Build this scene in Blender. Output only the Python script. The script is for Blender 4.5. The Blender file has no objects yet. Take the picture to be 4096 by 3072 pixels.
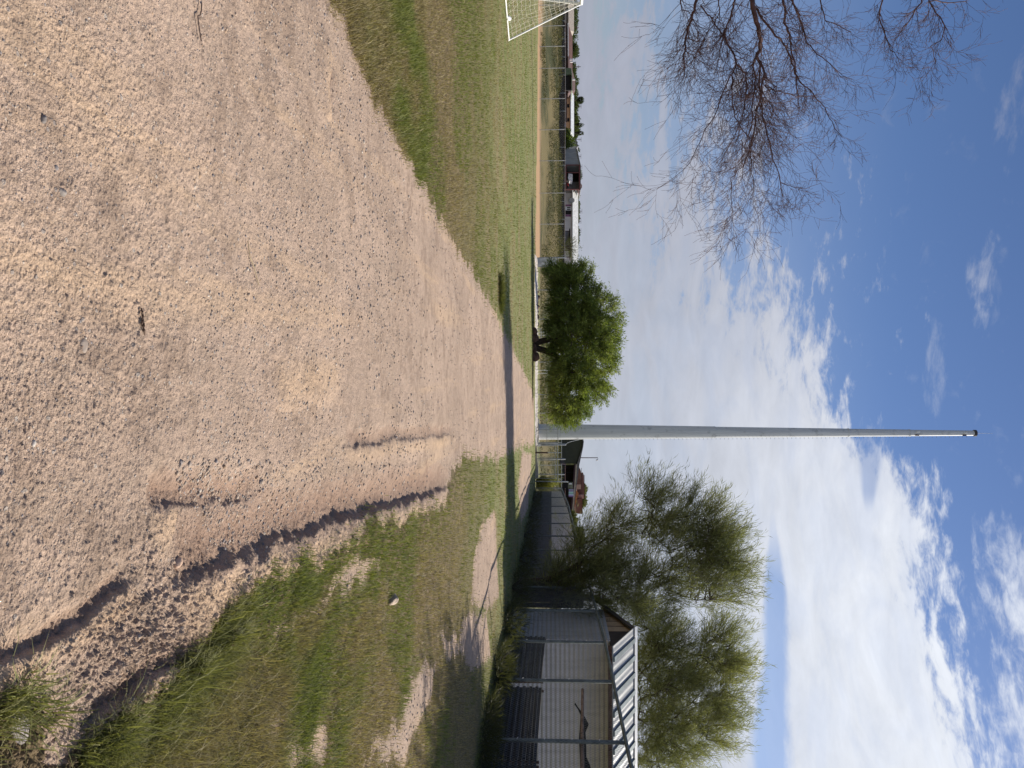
import bpy, math, random
import numpy as np
from mathutils import Vector, Matrix
random.seed(7)
RNG = np.random.default_rng(7)
R = math.radians
C = bpy.context.scene.collection
SC = bpy.context.scene

# ------------------------------------------------------------------ camera
CAM_H = 1.45
F = 3100.0            # focal length in pixels of the 4096 x 3072 photo
HZ = 2205.0           # photo column of the horizon (the picture is turned on its side)
PITCH = math.atan((HZ-2048.0)/F)
fw = Vector((0, math.cos(PITCH), -math.sin(PITCH)))
up = Vector((0, math.sin(PITCH), math.cos(PITCH)))
cd = bpy.data.cameras.new('camera'); cam = bpy.data.objects.new('camera', cd); C.objects.link(cam)
cd.sensor_width = 36; cd.lens = F/4096*36; cd.clip_end = 6000; cd.clip_start = 0.05
M = Matrix.Identity(4)
for i, ax in enumerate((up, Vector((-1, 0, 0)), -fw)):
    for j in range(3): M[j][i] = ax[j]
M.translation = Vector((0, 0, CAM_H)); cam.matrix_world = M
SC.camera = cam

# ------------------------------------------------------------------ light
SUN_EL = R(38); SUN_DIR = Vector((0.80, 0.60, 0)).normalized()
sd = bpy.data.lights.new('sun', 'SUN'); sd.energy = 4.8; sd.angle = R(0.5); sd.color = (1, 0.93, 0.82)
so = bpy.data.objects.new('sun', sd); C.objects.link(so)
sv = Vector((SUN_DIR.x*math.cos(SUN_EL), SUN_DIR.y*math.cos(SUN_EL), math.sin(SUN_EL)))
so.rotation_euler = sv.to_track_quat('Z', 'Y').to_euler(); so.location = (20, 5, 30)
SC.view_settings.view_transform = 'Standard'; SC.view_settings.look = 'None'
SC.view_settings.gamma = 1; SC.view_settings.exposure = 0.42
SC.render.resolution_x = 1024; SC.render.resolution_y = 768

def px_az(U): return math.atan((U-1536)/F)
def px_el(V, U=1536): return math.atan((V-HZ)/math.hypot(F, U-1536))

class NG:
    def __init__(s, tree): s.t = tree; s.n = tree.nodes; s.l = tree.links
    def node(s, typ, ins=None, **kw):
        n = s.n.new(typ)
        for k, v in kw.items(): setattr(n, k, v)
        for k, v in (ins or {}).items():
            if isinstance(v, bpy.types.NodeSocket): s.l.new(v, n.inputs[k])
            elif v is not None: n.inputs[k].default_value = v
        return n
    def m(s, op, a, b=None, c=None, clamp=False):
        n = s.node('ShaderNodeMath', {0: a, 1: b, 2: c}, operation=op); n.use_clamp = clamp
        return n.outputs[0]
    def smooth(s, x, lo, hi):
        n = s.node('ShaderNodeMapRange', {0: x, 1: lo, 2: hi, 3: 0.0, 4: 1.0}, interpolation_type='SMOOTHSTEP'); return n.outputs[0]
    def mix(s, f, a, b, mode='MIX'):
        n = s.n.new('ShaderNodeMix'); n.data_type = 'RGBA'; n.blend_type = mode
        for i, v in ((0, f), (6, a), (7, b)):
            if isinstance(v, bpy.types.NodeSocket): s.l.new(v, n.inputs[i])
            else: n.inputs[i].default_value = v if i == 0 else (tuple(v)+(1,))[:4]
        return n.outputs[2]
    def noise(s, vec, scale, detail=4, rough=.55, dist=0, off=None):
        if off is not None:
            vec = s.node('ShaderNodeVectorMath', {0: vec, 1: off}, operation='ADD').outputs[0]
        n = s.node('ShaderNodeTexNoise', {'Vector': vec, 'Scale': scale, 'Detail': detail, 'Roughness': rough, 'Distortion': dist}); return n.outputs[0]

# world: physical sky with a cloud layer laid over it by direction (world azimuth / elevation)
W = bpy.data.worlds.new('World'); SC.world = W; W.use_nodes = True
g = NG(W.node_tree); g.n.clear()
sky = g.node('ShaderNodeTexSky', sky_type='NISHITA'); sky.sun_disc = False
sky.sun_elevation = SUN_EL; sky.sun_rotation = math.atan2(SUN_DIR.x, SUN_DIR.y)
sky.air_density = 1.0; sky.dust_density = 0.6; sky.ozone_density = 2.2
geo = g.node('ShaderNodeNewGeometry')
dirv = g.node('ShaderNodeTexCoord').outputs['Generated']
sep = g.node('ShaderNodeSeparateXYZ', {0: dirv})
az = g.m('ARCTAN2', sep.outputs[0], sep.outputs[1])
el = g.m('ARCSINE', sep.outputs[2])
tt = g.m('ADD', g.m('MULTIPLY', az, 1/1.2), 0.5, clamp=True)
def curve(pts, vmax=0.8):
    """elevation (radians) as a function of azimuth"""
    n = g.node('ShaderNodeFloatCurve', {1: tt}); c = n.mapping.curves[0]
    P = [((px_az(U)/1.2+.5), v/vmax) for U, v in pts]
    P = [(0, P[0][1])] + P + [(1, P[-1][1])]
    while len(c.points) < len(P): c.points.new(0.5, 0.5)
    for q, (x, y) in zip(c.points, P): q.location = (x, y); q.handle_type = 'AUTO_CLAMPED'
    n.mapping.update()
    return g.m('MULTIPLY', n.outputs[0], vmax)
pv = g.node('ShaderNodeCombineXYZ', {0: g.m('MULTIPLY', az, 1.0), 1: g.m('MULTIPLY', el, 3.0)}).outputs[0]
n_big = g.noise(pv, 5, 3, .5, .3)
n_mid = g.noise(pv, 14, 6, .62, .4, (3, 7, 1))
n_fine = g.noise(pv, 45, 5, .65, .5, (9, 2, 4))
nn = g.m('ADD', g.m('ADD', g.m('MULTIPLY', n_big, .30), g.m('MULTIPLY', n_mid, .55)), g.m('MULTIPLY', n_fine, .25))   # ~0.55
nz = g.m('SUBTRACT', nn, .55)
f1 = curve([(0, px_el(2860, 0)), (500, px_el(2980, 500)), (910, px_el(3120, 910)), (1074, px_el(3200, 1074)), (1279, px_el(3350, 1279)), (1553, px_el(3400, 1553)), (1718, px_el(3430, 1718)), (1860, px_el(3640, 1860)), (2050, px_el(3730, 2050)), (2375, px_el(3790, 2375)), (2700, px_el(3870, 2700)), (3060, px_el(3930, 3060))])
w1 = curve([(0, .20), (900, .17), (1300, .13), (1700, .055), (2400, .045), (3060, .04)])
d1 = g.m('DIVIDE', g.m('SUBTRACT', f1, el), w1)
d1 = g.m('ADD', g.m('MULTIPLY', d1, .55), g.m('MULTIPLY', nz, 3.4))
c1 = g.smooth(d1, -.12, .50)
# blue stripe inside the bank
gc = curve([(2150, px_el(3080, 2150)), (2600, px_el(3085, 2600)), (3060, px_el(3075, 3060))])
gwid = curve([(1900, .0), (2080, .003), (2250, .009), (2700, .014), (3060, .018)])
gd = g.m('DIVIDE', g.m('ABSOLUTE', g.m('SUBTRACT', el, gc)), g.m('MAXIMUM', gwid, .0005))
gap = g.m('SUBTRACT', 1.0, g.smooth(g.m('ADD', gd, g.m('MULTIPLY', nz, 1.6)), .6, 1.5))
gap = g.m('MULTIPLY', gap, g.smooth(az, px_az(2000), px_az(2350)))
c1 = g.m('MULTIPLY', c1, g.m('SUBTRACT', 1.0, g.m('MULTIPLY', gap, .72)))
# blue notch between the bank and the puffier cloud beside the mast
nc = curve([(1700, px_el(3455, 1700)), (2100, px_el(3450, 2100))])
nw = curve([(1200, .02), (1720, .013), (1950, .007), (2120, .001), (3000, .0)])
nd = g.m('DIVIDE', g.m('ABSOLUTE', g.m('SUBTRACT', el, nc)), g.m('MAXIMUM', nw, .0004))
notch = g.m('MULTIPLY', g.m('SUBTRACT', 1.0, g.smooth(nd, .6, 1.5)), g.m('MULTIPLY', g.smooth(az, px_az(1640), px_az(1720)), g.m('SUBTRACT', 1.0, g.smooth(az, px_az(1950), px_az(2060)))))
c1 = g.m('MULTIPLY', c1, g.m('SUBTRACT', 1.0, g.m('MULTIPLY', notch, .5)))
# upper broken cloud
f3 = curve([(1800, px_el(4200, 1800)), (2100, px_el(3900, 2100)), (2400, px_el(3800, 2400)), (2800, px_el(3860, 2800)), (3060, px_el(3960, 3060))])
d3 = g.m('ADD', g.m('MULTIPLY', g.m('DIVIDE', g.m('SUBTRACT', el, f3), .05), .5), g.m('MULTIPLY', nz, 3.4))
c3 = g.m('MULTIPLY', g.m('MULTIPLY', g.smooth(d3, -.1, .7), .9), g.m('MULTIPLY', g.smooth(az, px_az(1600), px_az(2500)), g.m('SUBTRACT', 1.0, g.smooth(el, .75, 1.0))))
# thin wisps in the blue
wv = g.node('ShaderNodeCombineXYZ', {0: g.m('MULTIPLY', az, 2.2), 1: g.m('MULTIPLY', el, 3.4)}).outputs[0]
wn = g.noise(wv, 9, 6, .62, .5, (5, 5, 8))
def blob(U, V, ru, rv, k):
    a = g.m('DIVIDE', g.m('SUBTRACT', az, px_az(U)), ru/F); b = g.m('DIVIDE', g.m('SUBTRACT', el, px_el(V, U)), rv/F)
    r2 = g.m('ADD', g.m('MULTIPLY', a, a), g.m('MULTIPLY', b, b))
    return g.m('MULTIPLY', g.smooth(g.m('SUBTRACT', g.m('ADD', 1.0, g.m('MULTIPLY', nz, 11.0)), r2), .0, 2.4), k)
wis = g.m('MAXIMUM', g.m('MAXIMUM', blob(1120, 3900, 150, 60, .5), blob(1500, 3700, 190, 34, .3)), g.m('MAXIMUM', blob(480, 4000, 190, 60, .35), blob(1350, 3450, 60, 30, .1)))
c2 = g.m('MULTIPLY', g.smooth(wn, .58, .85), .22)
veil = g.m('MULTIPLY', g.m('SUBTRACT', 1.0, g.smooth(el, .02, .42)), .55)
dens = g.m('MAXIMUM', g.m('MAXIMUM', c1, c3), g.m('MAXIMUM', wis, g.m('MAXIMUM', c2, veil)), clamp=True)
thin = g.noise(pv, 7, 4, .6, .6, (1, 9, 3))
dens = g.m('MULTIPLY', dens, g.m('ADD', .86, g.m('MULTIPLY', g.smooth(thin, .35, .62), .14)))
side = g.smooth(az, px_az(-300), px_az(2500))
ccol = g.mix(side, (2.75, 2.8, 3.4), (6.2, 6.5, 7.1))
ccol = g.mix(g.smooth(el, .05, .40), g.mix(.65, ccol, (3.0, 3.25, 3.95)), ccol)
shade = g.m('ADD', .80, g.m('MULTIPLY', n_mid, .36))
ccol = g.mix(1.0, ccol, g.node('ShaderNodeCombineXYZ', {0: shade, 1: shade, 2: shade}).outputs[0], 'MULTIPLY')
skyc = g.mix(1.0, sky.outputs[0], (.50, .58, .74), 'MULTIPLY')
final = g.mix(dens, skyc, ccol)
bg = g.node('ShaderNodeBackground', {'Color': final, 'Strength': .1})
wo = g.node('ShaderNodeOutputWorld', {'Surface': bg.outputs[0]})

# ------------------------------------------------------------------ coordinates
def P(U, V, Z):
    """world point seen at photo position (U to the right, V upwards when the picture is held upright) at depth y=Z"""
    d = fw + Vector((1, 0, 0))*((U-1536)/F) + up*((V-2048)/F)
    k = Z/d.y
    return Vector((d.x*k, Z, CAM_H + d.z*k))
def G(U, V):
    d = fw + Vector((1, 0, 0))*((U-1536)/F) + up*((V-2048)/F)
    k = -CAM_H/d.z
    return (d.x*k, d.y*k)

# ------------------------------------------------------------------ numpy noise
def _h(ix, iy, s):
    n = (ix.astype(np.int64)*374761393 + iy.astype(np.int64)*668265263 + s*1442695041) & 0xffffffff
    n = ((n ^ (n >> 13))*1274126177) & 0xffffffff
    return ((n ^ (n >> 16)) & 0xffff)/65535.0
def vn(x, y, s=0):
    x = np.asarray(x, float); y = np.asarray(y, float)
    ix = np.floor(x); iy = np.floor(y); fx = x-ix; fy = y-iy
    ix = ix.astype(np.int64); iy = iy.astype(np.int64)
    fx = fx*fx*(3-2*fx); fy = fy*fy*(3-2*fy)
    a = _h(ix, iy, s); b = _h(ix+1, iy, s); c = _h(ix, iy+1, s); d = _h(ix+1, iy+1, s)
    return (a*(1-fx)+b*fx)*(1-fy) + (c*(1-fx)+d*fx)*fy
def fbm(x, y, s=0, o=4):
    r = 0; a = .5; t = 0
    for i in range(o):
        r = r + a*vn(x*2**i+i*17.3, y*2**i+i*5.1, s+i); t += a; a *= .5
    return r/t
def sst(x, a, b):
    t = np.clip((x-a)/(b-a), 0, 1); return t*t*(3-2*t)

# ------------------------------------------------------------------ materials
def mat(name, build):
    m = bpy.data.materials.new(name); m.use_nodes = True
    q = NG(m.node_tree); q.n.clear(); out = q.node('ShaderNodeOutputMaterial')
    s = build(q); q.l.new(s, out.inputs[0]); return m
def pbr(q, col, rough=.8, metal=0, bump=None, bs=.3, bd=.01, spec=.4):
    n = q.node('ShaderNodeBsdfPrincipled', {'Roughness': rough, 'Metallic': metal, 'Specular IOR Level': spec})
    if isinstance(col, bpy.types.NodeSocket): q.l.new(col, n.inputs['Base Color'])
    else: n.inputs['Base Color'].default_value = tuple(col)+(1,)
    if bump is not None:
        b = q.node('ShaderNodeBump', {'Height': bump, 'Strength': bs, 'Distance': bd}); q.l.new(b.outputs[0], n.inputs['Normal'])
    return n.outputs[0]
def simple(name, col, rough=.8, metal=0, var=.25, scale=3, col2=None):
    def b(q):
        p = q.node('ShaderNodeTexCoord').outputs['Object']
        n = q.noise(p, scale, 5, .6)
        c2 = col2 or tuple(c*(1-var) for c in col)
        c1 = tuple(min(1, c*(1+var*.6)) for c in col) if col2 is None else col
        return pbr(q, q.mix(q.smooth(n, .35, .65), c1, c2), rough, metal, n, .2, .01)
    return mat(name, b)
def corrugated(name, col, pitch, axis, rough=.5, metal=.3, dirt=.3):
    def b(q):
        p = q.node('ShaderNodeTexCoord').outputs['Object']; s = q.node('ShaderNodeSeparateXYZ', {0: p})
        wv_ = q.m('SINE', q.m('MULTIPLY', s.outputs[axis], 2*math.pi/pitch))
        st = q.noise(q.node('ShaderNodeMapping', {'Vector': p, 'Scale': (3, 3, .35)}).outputs[0], 1.6, 5, .65)
        pan = q.noise(p, .5, 1)
        c = q.mix(q.smooth(st, .4, .75), col, tuple(x*(1-dirt) for x in col))
        c = q.mix(q.m('MULTIPLY', q.smooth(st, .66, .8), .4), c, (.16, .09, .05))
        return pbr(q, c, rough, metal, wv_, .8, .02)
    return mat(name, b)

def m_ground(q):
    p = q.node('ShaderNodeTexCoord').outputs['Object']
    gm = q.node('ShaderNodeAttribute', attribute_name='gm').outputs['Fac']
    rut = q.node('ShaderNodeAttribute', attribute_name='rut').outputs['Fac']
    dirt = q.node('ShaderNodeAttribute', attribute_name='strip').outputs['Fac']
    a = q.noise(p, .55, 4, .6); b = q.noise(p, 7, 5, .65); c = q.noise(p, 60, 4, .7); d = q.noise(p, 260, 2, .6)
    vo = q.node('ShaderNodeTexVoronoi', {'Vector': p, 'Scale': 75.0}); vo2 = q.node('ShaderNodeTexVoronoi', {'Vector': p, 'Scale': 30.0})
    road = q.mix(q.smooth(a, .38, .62), (.49, .362, .278), (.425, .315, .242))
    road = q.mix(q.m('MULTIPLY', q.smooth(b, .48, .68), .55), road, (.33, .25, .19))
    road = q.mix(q.m('MULTIPLY', q.smooth(c, .50, .68), .45), road, (.55, .42, .32))
    pat_ = q.m('ADD', .35, q.m('MULTIPLY', q.smooth(q.noise(p, 1.1, 4, .6, 0, (2, 8, 5)), .42, .60), .6)); road = q.mix(q.m('MULTIPLY', q.smooth(d, .51, .62), pat_), road, (.20, .14, .10)); e_ = q.noise(p, 22, 3, .7); road = q.mix(q.m('MULTIPLY', q.smooth(e_, .52, .66), .5), road, (.27, .20, .15)); road = q.mix(q.m('MULTIPLY', q.smooth(q.noise(p, 14, 4, .75, 0, (4, 4, 4)), .56, .72), .4), road, (.55, .44, .34))
    trk = q.noise(q.node('ShaderNodeMapping', {'Vector': p, 'Scale': (2.4, .16, 1)}).outputs[0], 1.0, 5, .6); road = q.mix(q.m('MULTIPLY', q.smooth(trk, .52, .66), .5), road, (.53, .375, .245)); road = q.mix(q.m('MULTIPLY', q.smooth(trk, .46, .36), .45), road, (.36, .27, .205))
    far_ = q.noise(p, 3.2, 9, .78, 0, (8, 1, 3)); road = q.mix(q.m('MULTIPLY', q.smooth(far_, .50, .60), .6), road, (.25, .18, .135)); road = q.mix(q.m('MULTIPLY', q.smooth(far_, .47, .38), .0), road, (.5, .4, .3))
    peb = q.m('MULTIPLY', q.m('SUBTRACT', 1.0, q.smooth(vo2.outputs['Distance'], .22, .30)), q.smooth(vo2.outputs['Color'], .62, .66))
    sepc = q.node('ShaderNodeSeparateColor', {0: vo2.outputs['Color']})
    pebc = q.mix(sepc.outputs[1], (.23, .20, .19), (.50, .44, .38))
    peb = q.m('MULTIPLY', q.m('SUBTRACT', 1.0, q.smooth(vo2.outputs['Distance'], .20, .28)), q.smooth(sepc.outputs[0], .80, .84))
    road = q.mix(q.m('MULTIPLY', peb, .8), road, pebc)
    road = q.mix(q.m('MULTIPLY', rut, .75, clamp=True), road, (.27, .165, .115)); road = q.mix(q.m('MULTIPLY', rut, -.75, clamp=True), road, (.60, .42, .27))  # dark rut soil with the berm's shadow painted in; berms paler
    soil = q.mix(q.smooth(b, .4, .6), (.20, .145, .085), (.13, .10, .055))
    gr = q.mix(q.smooth(a, .42, .60), (.20, .21, .085), (.25, .21, .11))
    stretch = q.noise(q.node('ShaderNodeMapping', {'Vector': p, 'Scale': (.12, .5, 1)}).outputs[0], 1.0, 4, .6)
    gr = q.mix(q.m('MULTIPLY', q.smooth(stretch, .45, .60), .7), gr, (.155, .19, .06))
    gr = q.mix(q.m('MULTIPLY', q.smooth(c, .5, .66), .5), gr, (.20, .18, .085))
    cd_ = q.node('ShaderNodeSeparateXYZ', {0: p}).outputs[1]
    soilg = q.mix(q.smooth(cd_, 8, 24), soil, gr)
    vbank = q.smooth(cd_, 93, 97)
    bn = q.noise(q.node('ShaderNodeMapping', {'Vector': p, 'Scale': (.12, .09, .4)}).outputs[0], 1.0, 5, .65)
    bank = q.mix(q.smooth(bn, .42, .60), (.19, .155, .075), (.06, .065, .028))
    soilg = q.mix(vbank, soilg, bank)
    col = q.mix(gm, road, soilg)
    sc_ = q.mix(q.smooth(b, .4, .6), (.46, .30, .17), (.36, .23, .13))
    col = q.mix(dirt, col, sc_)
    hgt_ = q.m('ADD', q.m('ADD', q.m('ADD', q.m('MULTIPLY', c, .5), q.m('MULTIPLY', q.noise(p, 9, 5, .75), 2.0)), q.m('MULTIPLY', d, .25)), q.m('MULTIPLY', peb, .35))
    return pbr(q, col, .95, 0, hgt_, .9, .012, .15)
MG = mat('ground_soil', m_ground)
def leafmat(name, tr=.35):
    def b(q):
        at = q.node('ShaderNodeAttribute', attribute_name='tint').outputs['Color']
        d = q.node('ShaderNodeBsdfPrincipled', {'Base Color': at, 'Roughness': .65, 'Specular IOR Level': .25})
        t = q.node('ShaderNodeBsdfTranslucent', {'Color': q.mix(1.0, at, (1.25, 1.3, .7), 'MULTIPLY')})
        return q.node('ShaderNodeMixShader', {0: tr, 1: d.outputs[0], 2: t.outputs[0]}).outputs[0]
    return mat(name, b)
MLEAF = leafmat('leaf'); MGRASS = leafmat('grass_blade', .3)
MBARK = simple('bark', (.085, .062, .048), .9, 0, .4, 12)
MTWIG = simple('bare_bark', (.115, .062, .056), .85, 0, .35, 8)
MGALV = simple('galvanised_steel', (.36, .37, .37), .5, .45, .25, 5)
MGALV2 = simple('weathered_steel_tube', (.15, .17, .16), .5, .35, .3, 5)
MWIRE = simple('fence_wire', (.30, .31, .30), .5, .4, .2, 5)
MWHITE = simple('white_paint', (.80, .79, .77), .5, 0, .08, 4)
MCONC = simple('pale_concrete', (.62, .56, .50), .9, 0, .25, 2)
MDARK = simple('dark_void', (.02, .017, .017), .9)
MRUST = simple('rusty_steel', (.10, .055, .04), .85, .1, .4, 14)
MROOFBR = simple('brown_shingle', (.125, .062, .05), .9, 0, .25, 1.2)
MWOOD = simple('grey_wood', (.24, .17, .12), .9, 0, .4, 9)
def m_mast(q):
    p = q.node('ShaderNodeTexCoord').outputs['Object']
    st = q.noise(q.node('ShaderNodeMapping', {'Vector': p, 'Scale': (5, 5, .18)}).outputs[0], 1.0, 6, .65)
    bl = q.noise(p, 1.4, 5, .6)
    c = q.mix(q.smooth(st, .35, .65), (.62, .63, .64), (.50, .51, .53))
    c = q.mix(q.m('MULTIPLY', q.smooth(bl, .56, .72), .5), c, (.22, .225, .235))
    return pbr(q, c, .42, .12, bl, .05, .005)
MMAST = mat('mast_steel', m_mast)

# ------------------------------------------------------------------ mesh helpers
def link(name, me, material=None, parent=None):
    o = bpy.data.objects.new(name, me); C.objects.link(o)
    if material is not None: me.materials.append(material)
    if parent is not None: o.parent = parent
    return o
def np_mesh(name, verts, faces_flat, loop_tot, tint=None, smooth=False):
    me = bpy.data.meshes.new(name); nf = len(loop_tot)
    me.vertices.add(len(verts)); me.vertices.foreach_set('co', np.asarray(verts, np.float32).ravel())
    me.loops.add(len(faces_flat)); me.loops.foreach_set('vertex_index', np.asarray(faces_flat, np.int32))
    me.polygons.add(nf); st = np.concatenate(([0], np.cumsum(loop_tot)[:-1])).astype(np.int32)
    me.polygons.foreach_set('loop_start', st)
    if smooth: me.polygons.foreach_set('use_smooth', np.ones(nf, bool))
    if tint is not None:
        a = me.color_attributes.new('tint', 'FLOAT_COLOR', 'POINT')
        a.data.foreach_set('color', np.column_stack([tint, np.ones(len(tint))]).astype(np.float32).ravel())
    me.update(calc_edges=True); me.validate(); return me
class MB:
    def __init__(s): s.v = []; s.f = []
    def quad(s, a, b, c, d):
        k = len(s.v); s.v += [tuple(a), tuple(b), tuple(c), tuple(d)]; s.f.append((k, k+1, k+2, k+3)); return s
    def box(s, x0, x1, y0, y1, z0, z1):
        k = len(s.v); s.v += [(x, y, z) for x in (x0, x1) for y in (y0, y1) for z in (z0, z1)]
        for f in ((0, 1, 3, 2), (4, 6, 7, 5), (0, 4, 5, 1), (2, 3, 7, 6), (0, 2, 6, 4), (1, 5, 7, 3)): s.f.append(tuple(k+i for i in f))
        return s
    def tube(s, pts, rad, n=8, cap=True):
        pts = [Vector(p) for p in pts]
        if not isinstance(rad, (list, tuple)): rad = [rad]*len(pts)
        k0 = len(s.v); prev = None
        for i, p in enumerate(pts):
            t = (pts[min(i+1, len(pts)-1)]-pts[max(i-1, 0)])
            if t.length < 1e-9: t = Vector((0, 0, 1))
            t.normalize()
            if prev is None: a = t.orthogonal().normalized()
            else:
                a = prev - t*prev.dot(t)
                a = a.normalized() if a.length > 1e-6 else t.orthogonal().normalized()
            prev = a; b = t.cross(a)
            for j in range(n):
                an = 2*math.pi*j/n; s.v.append(tuple(p + (a*math.cos(an)+b*math.sin(an))*rad[i]))
        for i in range(len(pts)-1):
            for j in range(n):
                s.f.append((k0+i*n+j, k0+i*n+(j+1) % n, k0+(i+1)*n+(j+1) % n, k0+(i+1)*n+j))
        if cap and n > 2:
            k1 = len(s.v); e = (len(pts)-1)*n; s.v += [s.v[k0+j] for j in range(n)]+[s.v[k0+e+j] for j in range(n)]
            s.f.append(tuple(k1+j for j in reversed(range(n)))); s.f.append(tuple(k1+n+j for j in range(n)))
        return s
    def prism(s, poly, d):
        """poly: world points in order; extruded by vector d"""
        n = len(poly); k = len(s.v); d = Vector(d)
        s.v += [tuple(p) for p in poly] + [tuple(Vector(p)+d) for p in poly]
        s.f.append(tuple(range(k, k+n))); s.f.append(tuple(k+n+i for i in reversed(range(n))))
        for i in range(n): s.f.append((k+i, k+(i+1) % n, k+n+(i+1) % n, k+n+i))
        return s
    def build(s, name, material, parent=None, smooth=False, loc=None):
        me = bpy.data.meshes.new(name)
        vs = s.v
        if loc is not None: vs = [(v[0]-loc[0], v[1]-loc[1], v[2]-loc[2]) for v in vs]
        me.from_pydata(vs, [], s.f); me.update()
        if smooth: me.polygons.foreach_set('use_smooth', np.array([len(f_) <= 4 for f_ in s.f], bool))
        o = link(name, me, material, parent)
        if loc is not None and parent is None: o.location = loc
        return o
def tag(o, label=None, cat=None, group=None, kind=None):
    if label: o['label'] = label
    if cat: o['category'] = cat
    if group: o['group'] = group
    if kind: o['kind'] = kind
    return o
def thing(name, label, cat, loc=(0, 0, 0), group=None):
    o = bpy.data.objects.new(name, None); C.objects.link(o); o.location = loc; o.empty_display_size = .2
    return tag(o, label, cat, group)
def part(mb, name, material, par, smooth=False):
    """world-space mesh builder attached to an Empty that sits at par.location"""
    l = par.location; return mb.build(name, material, par, smooth, (l[0], l[1], l[2]))

# ------------------------------------------------------------------ ground
def gpoly(pts): return np.array([G(u, v) for u, v in pts])
def inside(poly, x, y):
    r = np.zeros(x.shape, bool); n = len(poly)
    bb = (x >= poly[:, 0].min()) & (x <= poly[:, 0].max()) & (y >= poly[:, 1].min()) & (y <= poly[:, 1].max())
    xs = x[bb]; ys = y[bb]; rr = np.zeros(xs.shape, bool)
    for i in range(n):
        x0, y0 = poly[i]; x1, y1 = poly[(i+1) % n]
        if y0 == y1: continue
        c = ((y0 > ys) != (y1 > ys)) & (xs < (x1-x0)*(ys-y0)/(y1-y0)+x0); rr ^= c
    r[bb] = rr; return r
LEFT = [(-700, 1130), (-300, 1240), (0, 1324), (74, 1389), (160, 1405), (278, 1444), (500, 1565), (722, 1694), (907, 1778), (1065, 1880), (1259, 1985), (1444, 2074), (1537, 2120), (1600, 2137)]
RIGHT = [(1776, 2137), (1784, 2110), (1800, 2060), (1835, 1990), (1838, 1840), (1890, 1812), (2010, 1780), (2035, 1745), (2050, 1640), (2085, 1546), (2130, 1430), (2190, 1320), (2265, 1130), (2350, 1010), (2430, 940), (2550, 833), (2660, 745), (2780, 630), (2860, 520), (2940, 400), (3010, 240), (2900, 170), (2790, 90), (2740, -40), (2700, -260)]
ROAD = np.vstack([gpoly(LEFT), gpoly(RIGHT), np.array([(1.5, -6), (-30, -6), (-30, 2.5)])])
sc = 1.852
BARE = [[(1070, 1100), (1078, 1290), (1050, 1320), (1015, 1300), (1022, 1200), (1042, 1130)],
        [(1128, 975), (1148, 980), (1140, 1100), (1125, 1130), (1118, 1050)],
        [(712, 1240), (758, 1205), (812, 1196), (814, 1213), (772, 1250), (722, 1292), (700, 1270)],
        [(775, 1660), (815, 1600), (860, 1560), (880, 1490), (915, 1430), (935, 1430), (925, 1500), (890, 1600), (870, 1660)],
        [(1000, 1330), (1050, 1330), (1060, 1420), (1020, 1450), (985, 1400)],
        [(940, 1370), (985, 1365), (990, 1420), (950, 1410)],
        [(180, 1670), (225, 1610), (260, 1560), (300, 1540), (330, 1670)],
        [(610, 1670), (630, 1600), (700, 1560), (700, 1670)],
        [(560, 1560), (640, 1520), (650, 1560), (580, 1600)]]
BARE = [gpoly([(y*sc, x*sc) for x, y in b]) for b in BARE]+[gpoly([(2195, 1500), (2250, 1480), (2400, 1310), (2570, 1130), (2640, 1050), (2615, 1000), (2500, 1080), (2360, 1230), (2290, 1340)])]
WEEDY = gpoly([(2700, -200), (2740, 60), (2800, 130), (2900, 210), (3000, 290), (3300, 330), (3500, -200)])
def mask_grass(x, y):
    d = np.sqrt(x*x+y*y)
    sc_ = np.clip(.10+.012*y, .1, .7)
    wx = x+(fbm(x*3, y*3, 5, 4)-.5)*1.1*sc_*1.6+(vn(x*14, y*14, 8)-.5)*.10; wy = y+(fbm(x*3, y*3, 25, 4)-.5)*1.6*sc_*1.6
    g_ = ~inside(ROAD, wx, wy)
    for b in BARE:
        g_ &= ~inside(b, x+(fbm(x*4, y*4, 51, 3)-.5)*.35, y+(fbm(x*2, y*2, 61, 3)-.5)*.6)
    wn_ = inside(WEEDY, wx, wy)
    g_ |= wn_ & (fbm(x*6, y*6, 77, 3) > .46)
    return g_
def bank(x, y):
    return 2.6*sst(y+(fbm(x*.06, y*.02, 3, 2)-.5)*8, 94, 119)
# wheel ruts: polyline (world), trough depth, berm height, trough half width
RUTS = [([(2760, -190), (2700, -60), (2666, 0), (2536, 231), (2470, 320), (2397, 407), (2340, 470), (2300, 560)], .015, .017, .035),
        ([(2350, 600), (2286, 722), (2221, 880), (2138, 1111), (2080, 1290), (2027, 1481), (1975, 1660), (1943, 1770), (1930, 1830)], .050, .052, .135),
        ([(2960, 300), (2879, 370), (2786, 463), (2693, 611), (2601, 805), (2490, 926), (2420, 1010)], .018, .024, .045),
        ([(2045, 560), (2031, 648), (2012, 800), (1985, 960), (1965, 1090)], .034, .014, .07),
        ([(1785, 1330), (1772, 1450), (1758, 1560), (1742, 1720), (1735, 1850)], .018, .012, .06),
        ([(1600, 1390), (1640, 1200), (1650, 1080)], .008, .012, .12),
        ([(1885, 1080), (1862, 1400), (1835, 1760)], .007, .012, .14),
        ([(180, 1330), (330, 1310), (470, 1330)], .015, .022, .05)]
RUTS = [(gpoly(p), a, b, w) for p, a, b, w in RUTS]
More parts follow.
